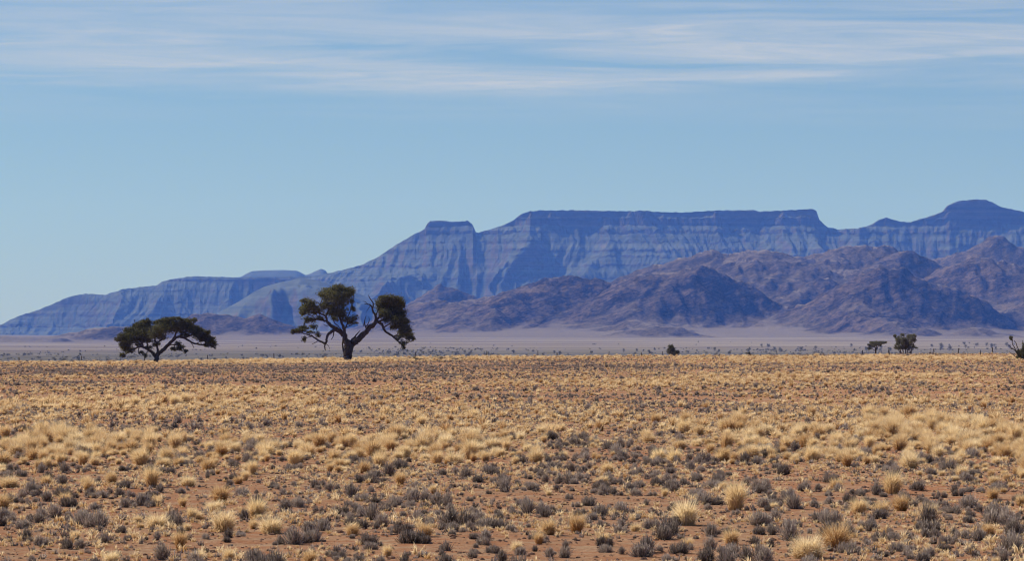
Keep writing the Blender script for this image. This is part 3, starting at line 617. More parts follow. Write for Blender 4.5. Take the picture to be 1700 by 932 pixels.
# ------------------------------------------------------------------ bushes on the rise
def rise_bushes():
    k = 560 / F / 10.625
    t = TracedTree('thorn_tree', 1503, 560.0, k, (1110, 425), 'large upright many-stemmed bushy tree, right of the two on the rise', 'tree', 'small trees on the rise', seed=41, leaf=M_SCRUBLEAF, zoff=0.9)
    mb = MB()
    for p in ([(1050,440,12),(1000,360,9),(960,280,6),(940,200,3)], [(1080,440,12),(1050,340,9),(1030,250,6),(1060,160,3)], [(1110,440,14),(1120,340,10),(1090,250,6)], [(1140,440,12),(1170,340,9),(1200,250,6),(1210,170,3)], [(1180,440,10),(1240,350,7),(1270,250,5),(1280,180,3)], [(1200,440,8),(1260,390,5),(1310,385,2)], [(1040,440,8),(970,400,5),(900,330,2)]):
        p = [(a, b + 80 if b == 440 else b, c) for a, b, c in p]; t.branch(mb, p)
    t.part('trunk', mb, t.bark)
    t.crown([(940,190,40,36),(985,230,56,48),(1050,165,50,34),(1080,250,60,60),(1190,175,60,38),(1265,170,42,42),(1230,245,66,50),(1150,330,90,55,1),(985,320,56,56,1),(1110,260,150,90,1),(1000,260,80,80,1),(1200,240,100,80,1),(1100,340,120,60,1)], 3.6, 0.13)
    t.crown([(1250,360,60,40,1),(1310,392,30,20),(1180,392,70,30),(1060,385,70,36),(1130,395,90,34),(985,385,50,40),(940,385,40,36,1),(1030,380,60,40,1)], 3.0, 0.13)
    t = TracedTree('thorn_tree', 1454, 550.0, 550 / F / 10.625, (570, 425), 'small flat-topped thorn tree leaning right on the rise, beside a dark post', 'tree', 'small trees on the rise', seed=42, leaf=M_SCRUBLEAF, zoff=0.8)
    mb = MB()
    for p in ([(570,500,14),(565,400,12),(540,340,8),(500,290,4)], [(575,420,10),(610,360,8),(660,310,6),(740,285,3)], [(580,400,9),(590,330,6),(590,280,3)], [(560,430,8),(490,390,5),(450,330,3)]): t.branch(mb, p)
    t.part('trunk', mb, t.bark)
    t.crown([(450,330,34,24),(520,290,60,28),(590,285,70,30),(680,290,56,26),(740,285,44,20),(560,335,50,34,1),(465,385,42,34),(640,325,40,28,1),(590,310,120,36,1),(500,330,70,50,1)], 3.6, 0.12)
    t = TracedTree('round_bush', 1118, 500.0, 500 / F / 7.083, (850, 250), 'dark rounded bush with a smaller lump at its right, alone in mid plain', 'bush', seed=43, leaf=M_SCRUBLEAF)
    mb = MB()
    for p in ([(840,262,7),(825,200,5),(820,140,3)], [(850,262,6),(870,230,4),(895,200,2)], [(835,262,5),(800,215,3)]): t.branch(mb, p)
    t.part('stem', mb, t.bark)
    t.crown([(822,130,36,26),(808,168,38,34),(850,165,26,28),(792,205,32,20,1),(897,198,28,30),(880,225,34,20),(845,226,30,20),(835,180,34,40),(860,210,60,34),(820,140,40,34)], 2.6, 0.11)
    t = TracedTree('green_bush', 1243, 500.0, 500 / F / 7.083, (295, 275), 'tiny green bush behind a straw mound on the crest', 'bush', seed=44, leaf=M_LEAF)
    mb = MB(); t.branch(mb, [(298,285,4),(300,255,2)]); t.branch(mb, [(290,285,4),(270,250,2)]); t.part('stem', mb, t.bark)
    t.crown([(300,245,18,16),(312,262,14,14),(270,245,22,8,1)], 5.0, 0.09)
    t = TracedTree('dead_stump', 1065, 500.0, 500 / F / 7.083, (463, 252), 'tiny dark pointed stump on the crest, left of the round bush', 'stump', seed=45)
    mb = MB(); t.branch(mb, [(466,262,9),(464,235,7),(458,204,2)], 0); t.branch(mb, [(466,250,6),(478,236,2)], 0); t.part('trunk', mb, t.bark)
    # big thorny shrub cut by the right edge of the frame
    k = 430 / F / 13.32
    t = TracedTree('thorn_shrub', 1694, 430.0, k, (725, 775), 'dark thorny shrub with bare crooked branches at the right edge', 'shrub', seed=46, leaf=M_LEAF, zoff=-0.03, depth=0.5)
    mb = MB(); t.branch(mb, [(735,800,26),(735,770,24),(740,730,20)], 0); t.part('trunk', mb, t.bark)
    t.limb([[(722,780,18),(690,690,16),(640,600,14),(580,540,11),(525,512,9),(492,465,6),(440,440,6)], [(640,600,12),(600,500,10),(560,440,9),(550,370,9),(562,325,7)], [(600,510,5),(570,500,4),(530,525,3)]], [.1])
    t.limb([[(690,690,12),(690,560,10),(650,480,10),(625,400,9),(580,350,8)], [(690,560,6),(640,520,5),(660,470,3)], [(700,720,12),(620,700,10),(560,650,7),(480,595,4)], [(560,650,5),(590,690,3)]], [-.2])
    t.limb([[(690,765,11),(600,762,10),(530,742,9),(450,772,7),(395,796,6),(335,775,3)], [(535,742,6),(520,712,5),(440,700,4),(380,690,2)]], [-.3])
    t.limb([[(742,775,16),(760,650,14),(770,520,12),(782,420,12),(775,335,4)], [(770,520,7),(800,440,5),(820,350,3)], [(765,775,16),(850,650,14),(905,500,10),(950,390,5)], [(800,775,14),(950,700,10),(1100,600,5)], [(850,650,8),(930,600,6),(1010,540,3)]], [.1, .3, .2, -.2])
    t.crown([(512,285,44,46),(530,320,30,24)], 9.0, 0.055, False)
    t.crown([(782,410,24,34),(720,620,70,80),(755,700,60,60),(680,710,60,50),(850,600,100,100),(950,450,80,80),(1000,600,100,80),(650,590,40,40,1),(1080,640,70,60),(535,525,26,14,1),(760,560,50,60,1),(770,640,80,80),(740,720,90,50),(800,520,70,70),(690,640,50,50)], 4.5, 0.06)
rise_bushes()

# ------------------------------------------------------------------ fence posts
def fence():
    root = empty('wire_fence', (float(xpix(850, 560)), 560.0, 0)); tag(root, 'line of thin dark fence posts just beyond the crest of the plain', 'fence')
    rng = np.random.default_rng(5); tops = []
    for u, vt, w in [(-60,594,.1),(32,594,.16),(135,591.5,.12),(240,592,.1),(345,590,.13),(455,587,.14),(570,586,.1),(690,585,.14),(808,583,.1),(893,582,.1),(925,586,.14),(1010,584,.1),(1100,584,.1),(1190,583,.1),(1290,583,.1),
                     (1360,582,.1),(1431,582,.14),(1510,581,.1),(1550,579.5,.15),(1591,578.5,.12),(1647,577.5,.15),(1720,577,.12)]:
        x = float(xpix(u, 560)); g = float(ground_z(x, 560)); top = float(zpix(vt, 560))
        mb = MB(); l = rng.normal(0, .04, 2)
        mb.tube([(x, 560, g - .3), (x + l[0] * .4, 560 + l[1] * .4, (g + top) / 2), (x + l[0], 560 + l[1], top)], [w * .5, w * .48, w * .42], 6, 1, rng, .06)
        me = mb.mesh('post', M_WOOD, False); me.transform(__import__('mathutils').Matrix.Translation((-root.location[0], -root.location[1], 0)))
        link('post', me, root); tops.append((x - root.location[0], 0.0, g, top))
    tops.sort(); mb = MB()
    for f in (0.35, 0.62, 0.9):
        mb.tube([(x, y + 0.05, g + (tp - g) * f) for x, y, g, tp in tops], [0.003] * len(tops), 4, 1)
    link('wire', mb.mesh('wire', M_WIRE), root)
    for nm, u, D, h, w, lean, lab in (('wooden_post', 1476, 485, .66, .17, -.05, 'short thick weathered post leaning beside the flat-topped thorn tree'),
                                 ('wooden_post', 1628, 470, .74, .10, -.03, 'thin upright post on the crest, left of the thorny shrub')):
        x = float(xpix(u, D)); r_ = empty(nm, (x, D, float(ground_z(x, D)))); tag(r_, lab, 'post', 'lone posts on the crest'); mb = MB()
        mb.tube([(0, 0, -.2), (0, 0, .1), (lean * .5, 0, h * .5), (lean, 0, h)], [w * .5, w * .48, w * .5, w * .4], 8, 2, rng, .07)
        link('shaft', mb.mesh('shaft', M_WOOD, True), r_)
fence()

# ------------------------------------------------------------------ hazy bushes on the far plain
def far_bush_mesh(seed, w, h, lobes, n=420, trunk=True):
    rng = np.random.default_rng(seed); mb = MB(); leaf = h * 0.11
    for i in range(lobes):
        a = rng.uniform(-1, 1); c = np.array([a * w * .34, rng.uniform(-.3, .3) * w, h * (0.60 - .22 * a * a) * rng.uniform(.75, 1.1)])
        leaf_tris(mb, clump_points(rng, c, np.array([w * .26, w * .26, h * .30]), n // lobes), leaf, rng, .3, .6)
    leaf_tris(mb, np.stack([rng.normal(0, w * .26, n // 4), rng.normal(0, w * .26, n // 4), rng.uniform(0, h * .4, n // 4)], -1), leaf, rng, .3, .6)
    st = MB()
    for i in range(3): st.tube([(rng.normal() * w * .03, 0, -.4), (rng.normal() * w * .1, rng.normal() * w * .08, h * .35), (rng.normal() * w * .2, rng.normal() * w * .15, h * .7)], [h * .03, h * .022, h * .012], 5, 2)
    return mb.mesh('crown', M_FARLEAF, False, True), st.mesh('stem', M_BARK, True)
FAR_BUSHES = []
def far_bushes():
    rng = np.random.default_rng(77)
    FB = FAR_BUSHES
    FAR_BUSHES[:] = [far_bush_mesh(300 + i, [6, 7, 8, 5.5, 5][i], [5, 4, 4.5, 5.5, 3.6][i], [4, 5, 6, 3, 4][i]) for i in range(5)]
    _d = np.geomspace(1500, 7400, 300); _v = VH + (ZC - far_z(_d)) / _d * F
    def foot_distance(v): return float(np.clip(np.interp(v, _v[::-1], _d[::-1]), 1700, 7000))
    def put(u, D, wpx, hpx, var, label, group='hazy bushes on the far plain', cat='bush', name='hazy_bush', v_top=None):
        if v_top is not None: D = foot_distance(v_top + 0.9 * wpx)
        x = float(xpix(u, D)); cw, ch = [6, 7, 8, 5.5, 5][var], [5, 4, 4.5, 5.5, 3.6][var]
        g = float(ground_z(x, D)); sx = wpx * D / F / cw / 1.25; sz = hpx * D / F / ch / 1.05
        r_ = empty(name, (x, D, g), rng.uniform(0, 6)); tag(r_, label, cat, group)
        if v_top is not None: sz = max((float(zpix(v_top, D)) - g) / ch / 1.02, 0.2)
        for n_, me in (('crown', FB[var][0]), ('stem', FB[var][1])):
            o = link(n_, me, r_); o.scale = (sx, sx, sz)
    # the ones that can be told apart: (u, distance, width px, top row, shape, label)
    L = [(104,1750,22,588.5,2,'largest dark blue hazy bush at the far left, behind the crest'),(91,1700,9,592.5,1,'dark hazy bush joined to the left flank of the biggest one'),
         (82,1800,5,595,3,'narrow hazy bush just left of the big dark pair'),(52,2000,9,597,0,'faint hazy bush left of the narrow one at far left'),(122,1800,8,595.5,4,'small hazy bush right of the biggest far-left bush'),
         (160,1850,9,594,0,'dark little hazy bush between the far-left clump and the low acacia'),(182,1900,12,595,1,'wide low hazy bush near the left edge of the low acacia'),
         (375,2300,6,590.5,0,'grey blue bush in haze right of the low acacia'),(404,2300,6,591.5,3,'small hazy bush left of the paired bushes'),(436,2200,8,586.5,2,'taller of two paired bluish bushes midway between the acacias'),(444,2200,6,588.5,0,'lower of two paired bluish bushes midway between the acacias'),
         (465,2400,9,586,0,'single round dark hazy bush between the acacias'),(540,2600,9,585.5,2,'hazy bush just left of the tall acacia trunk'),(527,2700,6,587.5,1,'small hazy bush two bushes left of the tall acacia trunk'),
         (671,2700,6,583.5,0,'pointed hazy bush under the right crown of the tall acacia'),(730,3000,5,581.5,3,'small hazy bush right of the tall acacia'),(757,3000,6,582.5,4,'tiny hazy bush left of the double bush'),(772,2900,9,579.5,2,'dark half of the hazy double bush in mid plain'),(782,2900,9,580.5,1,'pale half of the hazy double bush in mid plain'),
         (853,3100,8,579.5,3,'blue hazy tree with a stem showing, centre of the plain'),(885,3300,6,579.5,0,'small round hazy bush right of the centre tree'),(920,3300,8,580.5,1,'low flat hazy bush in mid plain'),
         (1035,3500,8,577.5,1,'flat dark hazy bush left of the stump'),(1057,3500,7,577.5,4,'small flat hazy bush above the stump'),(1055,2300,11,583,2,'closer grey blue bush beside the stump'),(1087,3300,6,576,0,'hazy bush left of the round bush'),
         (1187,3400,9,575,2,'hazy bush right of the round bush'),(1264,3300,6,570,3,'tall slim hazy tree beyond the green bush'),(1275,3200,9,569,0,'tallest hazy tree in the line beyond the crest, dark and rounded'),(1285,3200,12,573.5,1,'low shoulder bush on the right of the tallest hazy tree'),
         (1244,3000,7,575,0,'hazy bush above the tiny green bush'),(1413,3300,7,569,0,'round hazy tree left of the flat-topped thorn tree'),(1354,3400,10,572.5,1,'wide hazy bush above the golden crest tuft'),
         (1563,3300,12,567.5,2,'dark hazy bush right of the bushy tree'),(1547,3400,7,570,0,'small hazy bush touching the bushy tree'),(1601,3400,7,566.5,3,'pointed dark hazy tree near the right'),(1609,3400,4,567.5,3,'thin hazy tree next to the pointed one'),(1622,3400,8,567.5,0,'round grey green hazy bush near the right post'),
         (1638,3400,8,567.5,4,'dark hazy bush above the right post'),(1671,3500,9,567,2,'hazy bush just left of the thorny shrub'),(1646,3500,7,569,1,'faint hazy bush left of the thorny shrub')]
    for u, D, w, vt, var, lab in L: put(u, D, w, 8, var, lab, v_top=vt)
    # fainter ones in the same line
    line_u = [0, 260, 577, 850, 1100, 1275, 1450, 1700]; line_v = [597, 594, 588.5, 583, 580, 574.5, 573, 570.5]
    seen = set()
    for i in range(92):
        u = rng.uniform(-20, 1720); D = rng.uniform(2700, 3900) if u > 500 else rng.uniform(1900, 3200)
        w = rng.uniform(4, 11); vt = np.interp(u, line_u, line_v) + rng.uniform(-1.5, 4)
        look = ('low flat', 'narrow upright', 'round')[int(w * 7) % 3]; lab = None
        for j in np.argsort([abs(q[0] - u) for q in L])[:8]:
            side = 'left' if u < L[j][0] else 'right'; far = ' just' if abs(u - L[j][0]) < 9 else (' well' if abs(u - L[j][0]) > 60 else '')
            t = f'{look} faint bush{far} {side} of the {L[j][5]}'
            if len(t.split()) <= 16 and t not in seen: lab = t; seen.add(t); break
        lab = lab or f'{look} faint bush in the hazy line across the far plain'
        put(u, D, w, 5, int(rng.integers(0, 5)), lab, 'faint bushes of the far line', v_top=vt)
far_bushes()

# ------------------------------------------------------------------ plants of the near plain
def tuft_mesh(seed, n, R_, H, spread, w, mat, stiff=0.5, seg=2, tone0=0.0):
    """bunch grass: thin bent blades fanning from a small base; culms golden, seed heads pale"""
    rng = np.random.default_rng(seed); mb = MB(); az = rng.uniform(0, 2 * math.pi, n)
    tilt = np.abs(rng.normal(0, spread, n)); tilt = np.clip(tilt, 0, 1.35)
    L = H * rng.uniform(0.55, 1.08, n) * (1 - 0.22 * tilt)
    b = np.sqrt(rng.uniform(0, 1, n)) * R_ * 0.34
    base = np.stack([np.cos(az + rng.normal(0, .6, n)) * b, np.sin(az + rng.normal(0, .6, n)) * b, np.full(n, -0.01)], -1)
    d0 = np.stack([np.cos(az) * np.sin(tilt * .6), np.sin(az) * np.sin(tilt * .6), np.cos(tilt * .6)], -1)
    t2 = np.clip(tilt * 1.25 + (1 - stiff) * .5, 0, 1.9)
    d1 = np.stack([np.cos(az) * np.sin(t2), np.sin(az) * np.sin(t2), np.cos(t2)], -1)
    side = np.stack([-np.sin(az), np.cos(az), np.zeros(n)], -1); sa = rng.uniform(0, 2 * math.pi, n)
    side = side * np.cos(sa)[:, None] + np.cross(d0, side) * np.sin(sa)[:, None]
    mid = base + d0 * (L * .55)[:, None]; tip = mid + d1 * (L * .5)[:, None]
    wv = (w * rng.uniform(.6, 1.3, n))[:, None]
    V = np.stack([base - side * wv * .5, base + side * wv * .5, mid - side * wv * .5, mid + side * wv * .5, tip], 1).reshape(-1, 3)
    i = np.arange(n) * 5
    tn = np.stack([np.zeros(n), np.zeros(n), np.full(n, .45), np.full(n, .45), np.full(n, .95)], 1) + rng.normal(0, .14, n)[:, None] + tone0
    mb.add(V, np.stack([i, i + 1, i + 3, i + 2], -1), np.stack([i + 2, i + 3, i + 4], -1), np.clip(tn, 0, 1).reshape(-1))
    return mb.mesh('grass_tuft', mat, False, True)
def shrub_mesh(seed, n, R_, H, w, leafn, leaf):
    """low woody karoo-type shrublet: a brush of short grey twigs with scraps of leaf"""
    rng = np.random.default_rng(seed); mb = MB()
    k = int(rng.integers(2, 5)); cen = rng.normal(0, R_ * .32, (k, 2)); hs = H * rng.uniform(.65, 1.05, k)
    c = rng.integers(0, k, n); az = rng.uniform(0, 2 * math.pi, n); tilt = np.abs(rng.normal(0, .55, n)).clip(0, 1.35)
    L = hs[c] * rng.uniform(.5, 1.1, n) * (1 - .25 * tilt); b0 = cen[c] + rng.normal(0, R_ * .10, (n, 2))
    base = np.column_stack([b0, np.full(n, -.01)]) ; d = np.stack([np.cos(az) * np.sin(tilt), np.sin(az) * np.sin(tilt), np.cos(tilt)], -1)
    base = base + d * (L * rng.uniform(0, .25, n))[:, None]
    tip = base + d * L[:, None] + rng.normal(0, .04, (n, 3)) * H
    e = rng.normal(size=(n, 3)); e -= (e * d).sum(1)[:, None] * d; e /= np.linalg.norm(e, axis=1)[:, None]
    wv = (w * rng.uniform(.6, 1.4, n))[:, None]
    V = np.stack([base - e * wv * .5, base + e * wv * .5, tip + e * wv * .28, tip - e * wv * .28], 1).reshape(-1, 3); i = np.arange(n) * 4
    tq = rng.uniform(-.05, .45, n)[:, None] + np.array([0, 0, .45, .45]); mb.add(V, np.stack([i, i + 1, i + 2, i + 3], -1), None, tq.clip(0, 1).reshape(-1))  # tone rises from foot to tip: shade of the shrub's core painted in
    if leafn:
        j = rng.integers(0, n, leafn); p = base[j] + (tip - base)[j] * rng.uniform(.45, 1.05, leafn)[:, None] + rng.normal(0, .02, (leafn, 3)) * H
        leaf_tris(mb, p, leaf, rng, .4, .5, rng.uniform(.2, 1, leafn))
    return mb.mesh('grey_shrub', M_SHRUB, False, True)
def stone_mesh(seed):
    import bmesh
    rng = np.random.default_rng(seed); bm = bmesh.new(); bmesh.ops.create_icosphere(bm, subdivisions=1, radius=.05)
    for v in bm.verts:
        v.co *= rng.uniform(.65, 1.2); v.co.z *= .6
    me = bpy.data.meshes.new('pebble'); bm.to_mesh(me); bm.free(); me.materials.append(M_STONE); return me

# grass and shrub kinds; last word pair describes the look for the label
GRASS_KINDS = [(tuft_mesh(400, 800, .26, .40, .55, .0065, M_GRASS, .35), 'rounded golden'), (tuft_mesh(401, 700, .22, .46, .36, .0065, M_GRASS, .5), 'upright golden'),
               (tuft_mesh(402, 800, .34, .34, .66, .0065, M_STRAW, .25), 'low spreading pale'), (tuft_mesh(403, 700, .26, .36, .50, .0065, M_STRAW, .35), 'bushy pale'), (tuft_mesh(404, 600, .22, .30, .55, .0065, M_GRASS, .4, tone0=-.12), 'orange brown')]
SHRUB_KINDS = [(shrub_mesh(500, 700, .22, .24, .009, 500, .018), 'rounded dark grey'), (shrub_mesh(501, 560, .18, .27, .009, 400, .018), 'upright brushy grey'), (shrub_mesh(502, 760, .30, .18, .009, 500, .018), 'low wide grey'),
               (shrub_mesh(503, 460, .16, .18, .009, 300, .018), 'tufted grey'), (shrub_mesh(504, 700, .28, .23, .009, 460, .018), 'many-headed grey')]
FAR_GRASS = [tuft_mesh(410 + i, 70, .26, [.38, .42, .32, .30][i], [.5, .35, .6, .5][i], .030, [M_GRASS, M_GRASS, M_STRAW, M_STRAW][i], .5) for i in range(4)]
FAR_SHRUB = [shrub_mesh(510 + i, 80, [.20, .17, .24, .15][i], [.23, .26, .19, .18][i], .03, 50, .05) for i in range(4)]
STUBBLE = [tuft_mesh(420 + i, [26, 20, 30, 22][i], .08, [.10, .13, .08, .11][i], [.8, .6, 1.0, .7][i], .011, [M_STRAW, M_STRAW, M_GRASS, M_STRAW][i], .3) for i in range(4)] + [shrub_mesh(520 + i, 26, .06, .09, .012, 16, .018) for i in range(3)]
FAR_STUBBLE = [tuft_mesh(430 + i, 10, .12, .12, .8, .03, [M_STRAW, M_GRASS, M_STRAW][i], .3) for i in range(3)] + [shrub_mesh(530 + i, 14, .08, .10, .03, 8, .04) for i in range(2)]
PEBBLES = [stone_mesh(540 + i) for i in range(4)]

# where things grow: bands and patches of grass against patches of grey shrub, in ground coordinates
GRASS_PATCH = [(100,735,70,16,.9),(205,733,40,12,.9),(300,790,60,30,.3),(1560,715,170,32,1.0),(1660,740,90,30,.9),(1330,700,130,14,.6),(1200,715,100,18,.5),(640,745,90,20,.45),(860,715,100,12,.4),(350,650,260,6,.4),(100,628,200,5,.35),(250,672,320,10,.75),(700,690,300,8,.45),
               (1500,668,260,9,.6),(1150,640,330,12,.45),(560,600,560,2.5,.9),(1450,597,350,5,.8),(1400,628,300,8,.7),(1360,900,40,16,.9),(1180,890,40,14,.3),(440,870,30,10,.5),(420,800,40,18,.35)]
SHRUB_PATCH = [(330,712,220,8,.8),(120,706,140,6,.6),(1460,700,90,9,.7),(1130,790,260,30,.55),(1030,850,180,24,.5),(760,850,120,30,.5),(560,855,60,16,.7),(140,850,90,20,.5),(1480,820,150,24,.5),(250,618,300,5,.6),(1250,668,160,5,.5),(900,664,300,5,.4),(600,612,500,4,.5),(950,600,280,3,.4)]
def to_uv(x, y):
    z = ground_z(x, y); return 850 + F * x / y, VH + (ZC - z) / y * F
PATCHES = []
_ys = np.geomspace(46, 520, 500)
def patch_world(P):
    out = []
    for (u, v, su, sv, a) in P:
        xs = xpix(u, _ys); _, vv = to_uv(xs, _ys)
        D = float(np.interp(v, vv[::-1], _ys[::-1])); D2 = float(np.interp(v - sv, vv[::-1], _ys[::-1])); D1 = float(np.interp(v + sv, vv[::-1], _ys[::-1]))
        out.append((float(xpix(u, D)), D, su / F * D, max((D2 - D1) * .5, 1.5), a))
    return out
GP, SP_ = patch_world(GRASS_PATCH), patch_world(SHRUB_PATCH)
def field(P, x, y):
    f = np.zeros_like(x)
    for (cx, cy, sx, sy, a) in P: f = np.maximum(f, a * np.exp(-((x - cx) / sx) ** 2 - ((y - cy) / sy) ** 2))
    return f
def scatter(n, r0, r1, rng, bias=1.0):
    """points over the view and a broad margin on both sides of it"""
    m = int(n * 2.7); th = np.radians(rng.uniform(-26, 26, m)); r = (rng.uniform(0, 1, m) * (r1 ** (2 * bias) - r0 ** (2 * bias)) + r0 ** (2 * bias)) ** (1 / (2 * bias))
    x, y = r * np.sin(th), r * np.cos(th); k = np.abs(x) < y * 0.135 + 15.0
    return x[k], y[k]
def grass_density(x, y):
    n = fbm(x / 7, y / 12, 201, 3); n2 = fbm(x / 38, y / 30, 203, 2); r = np.hypot(x, y)
    base = 0.07 + 0.30 * sstep(78, 112, r) - 0.20 * sstep(170, 260, r) + (0.42 - .22 * sstep(170, 260, r)) * np.clip(n, -.6, 1) + .36 * n2
    return np.clip(base + 1.2 * field(GP, x, y) - .95 * field(SP_, x, y), .015, 1.2)
def shrub_density(x, y):
    n = fbm(x / 4.5, y / 8, 211, 3); n2 = fbm(x / 25, y / 24, 213, 2); r = np.hypot(x, y)
    base = 0.54 - .16 * sstep(80, 130, r) + 0.85 * np.clip(n, -.8, 1) + .35 * n2
    return np.clip(base + 1.0 * field(SP_, x, y) - 1.1 * field(GP, x, y), .02, 1.2)

def plants():
    rng = np.random.default_rng(90)
    def gen(n, r0, r1, dens, k): 
        x, y = scatter(n, r0, r1, rng); keep = rng.uniform(0, 1.2, len(x)) < dens(x, y); return x[keep], y[keep]
    gx, gy = gen(104000, 44, 540, grass_density, 0)
    sx, sy = gen(128000, 44, 540, shrub_density, 0)
    gs = np.exp(rng.normal(-.60, .45, len(gx))).clip(.2, 1.2) * (1 + .25 * field(GP, gx, gy)); ss = np.exp(rng.normal(-.88, .50, len(sx))).clip(.18, 1.05)
    gs = gs * (1 - .38 * sstep(110, 220, np.hypot(gx, gy)) * (1 - field(GP, gx, gy)))
    # hand placed plants read off the foreground of the photograph: (u, v of foot, height px, kind, label)
    G = [(1388,915,58,0,'biggest golden orange tuft, in the lower right of the picture'),(1340,928,48,2,'wide pale lower-right tuft, leaning against the biggest golden tuft'),(957,886,40,1,'upright golden centre-right tuft, standing clear on red sand'),
         (912,888,34,0,'dark-based golden tuft, left of the upright centre-right one'),(664,806,28,1,'bright lone centre tuft, golden among grey shrubs'),(146,818,28,1,'bright golden left tuft, among grey shrubs of the foreground'),
         (366,834,36,0,'rounded golden left-centre tuft, in the foreground'),(108,838,26,0,'straw gold left tuft, below the bright golden one'),(450,886,36,2,'broad pale tuft, left of the long low grey shrub'),(585,890,28,0,'squat golden tuft, right of the long low grey shrub'),
         (706,892,30,0,'black-shadowed golden tuft, lower centre'),(645,926,26,1,'slim bottom-edge tuft, golden, left of centre'),(515,936,28,0,'edge-cut golden tuft, left of centre'),(186,936,26,2,'edge-cut pale tuft, at the left of the bottom edge'),
         (720,820,18,1,'narrow upright tuft, in the centre of the foreground'),(1648,830,26,0,'round golden right-edge tuft, in the foreground'),(1640,890,26,4,'orange brown right-edge tuft, near the lower right corner'),(1540,868,40,3,'tall loose straw tuft, in the right foreground'),
         (1386,815,26,4,'two-toned brown gold tuft, dark on its right side, right foreground'),(1253,872,24,4,'orange right-centre tuft, beside dark shrubs'),(1215,905,34,0,'tall gold lower-right tuft, standing on red sand'),(1003,902,22,0,'low double tuft, right of the upright golden one'),(1142,912,24,0,'squat straw tuft, in the lower centre right'),
         (858,916,22,3,'wispy bottom tuft, between grey shrubs at the centre'),(4,846,34,0,'golden left-edge tuft, cut by the side of the picture'),(372,884,46,3,'tall mixed straw tuft, left of centre'),(126,896,18,4,'small brown lower-left tuft, on bare sand'),(380,930,24,0,'gold bottom-left tuft, a quarter in from the left'),(330,930,20,3,'pale bottom-left tuft, left of the gold one'),
         (1355,592,9,0,'golden tuft with a dark base standing up on the crest'),(792,597,8,1,'golden tuft on the crest right of the tall acacia'),(1236,594,7,2,'straw mound on the crest by the tiny green bush')]
    Sh = [(545,882,22,2,'long low grey shrub, dark, lower left of centre'),(515,884,18,2,'left lobe shrub, left end of the long low grey shrub'),(765,876,34,0,'large dark dome shrub, lower centre'),(748,874,28,4,'dome-backing grey shrub, behind the large dark dome'),(85,861,26,0,'dark left shrub, in the left foreground'),(135,874,30,1,'double brush shrub, dark, left foreground'),(157,876,30,4,'brush-half shrub, right half of the dark double brush'),
          (284,876,30,0,'black-based left-centre shrub, dark, in the foreground'),(107,786,20,1,'dark lone upper-left shrub, on the farther red soil'),(1114,890,32,0,'black-based tall shrub, right of centre'),(70,906,18,0,'black stubby shrub, near the lower left corner'),(110,912,20,0,'dark lower-left shrub, beside the small brown tuft'),(670,886,20,0,'black round shrub, lower centre'),(935,927,22,1,'brushy bottom-edge shrub, centre right'),
          (1358,868,22,0,'dark squat right shrub, behind the biggest tuft'),(1450,882,22,0,'long-shadowed black shrub, right foreground'),(1285,866,22,1,'upright right-quarter shrub, beside orange grass'),(1680,890,34,1,'tall brushy right-edge shrub, cut by the picture side'),(1606,844,24,4,'pale-topped grey shrub, left of the round golden tuft at right'),(585,768,14,0,'dark centre-left shrub, behind pale tufts'),
          (835,932,20,1,'brushy bottom-centre shrub, on the lower edge'),(740,940,22,4,'edge-cut grey shrub, on the bottom edge near the centre'),(1465,862,18,2,'low right-centre shrub, in the foreground'),(172,902,20,1,'upright dark lower-left shrub, on red sand')]
    def foot(u, v):
        xs = xpix(u, _ys); _, vv = to_uv(xs, _ys); D = float(np.interp(v, vv[::-1], _ys[::-1])); return float(xpix(u, D)), D
    def individual(name, me, x, y, s, label, cat, group, squash=1.0):
        o = bpy.data.objects.new(name, me); C.objects.link(o); o.location = (x, y, float(ground_z(x, y)) - .005)
        o.rotation_euler = (rng.normal(0, .08), rng.normal(0, .08), rng.uniform(0, 6.28)); o.scale = (s, s, s * squash); tag(o, label, cat, group)
    HG = [.42, .48, .34, .38, .31]; HS = [.25, .29, .20, .20, .26]
    hx, hy = [], []
    for (u, v, h, kd, lab) in G:
        x, y = foot(u, v) if v > 600 else (float(xpix(u, 470)), 470.0)
        s = h * y / F / HG[kd]; individual('grass_tuft', GRASS_KINDS[kd][0], x, y, s, lab, 'grass tuft', 'grass tufts of the foreground'); hx.append((x, y, 1.0 * HG[kd] * s))
    for (u, v, h, kd, lab) in Sh:
        x, y = foot(u, v); s = h * y / F / HS[kd]; individual('grey_shrub', SHRUB_KINDS[kd][0], x, y, s, lab, 'shrub', 'grey shrubs of the foreground'); hx.append((x, y, .7 * HS[kd] * s))
    HX = np.array(hx)
    def clear(x, y):
        k = np.ones(len(x), bool)
        for a, b, r_ in HX: k &= (x - a) ** 2 + ((y - b) * np.where(y > b, .12, .6)) ** 2 > r_ ** 2
        return k
    k = clear(gx, gy); gx, gy, gs = gx[k], gy[k], gs[k]; k = clear(sx, sy); sx, sy, ss = sx[k], sy[k], ss[k]
    marks = [(u, v - h * .4, lab.split(',')[0].replace('another ', '')) for (u, v, h, kd, lab) in G + Sh if v > 600]
    MU = np.array([[m[0], m[1] * 1.6] for m in marks]); used = set()
    def unique_label(look, noun, u, v):
        """look first, then the landmark plant it stands beside"""
        order = np.argsort(((MU - [u, v * 1.6]) ** 2).sum(1))[:9]
        for far in ('', 'well '):
            for j in order:
                du, dv = u - marks[j][0], v - marks[j][1]
                rel = ('left of' if du < 0 else 'right of') if abs(du) > 1.3 * abs(dv) else ('behind' if dv < 0 else 'in front of')
                dist = math.hypot(du, dv); pre = ('just ' if dist < 45 else '') if not far else far
                t = f'{look} {noun} {pre}{rel} the {marks[j][2]}'
                if len(t.split()) <= 16 and t not in used: used.add(t); return t
        return f'{look} {noun} {rel} the {marks[order[0]][2]}'
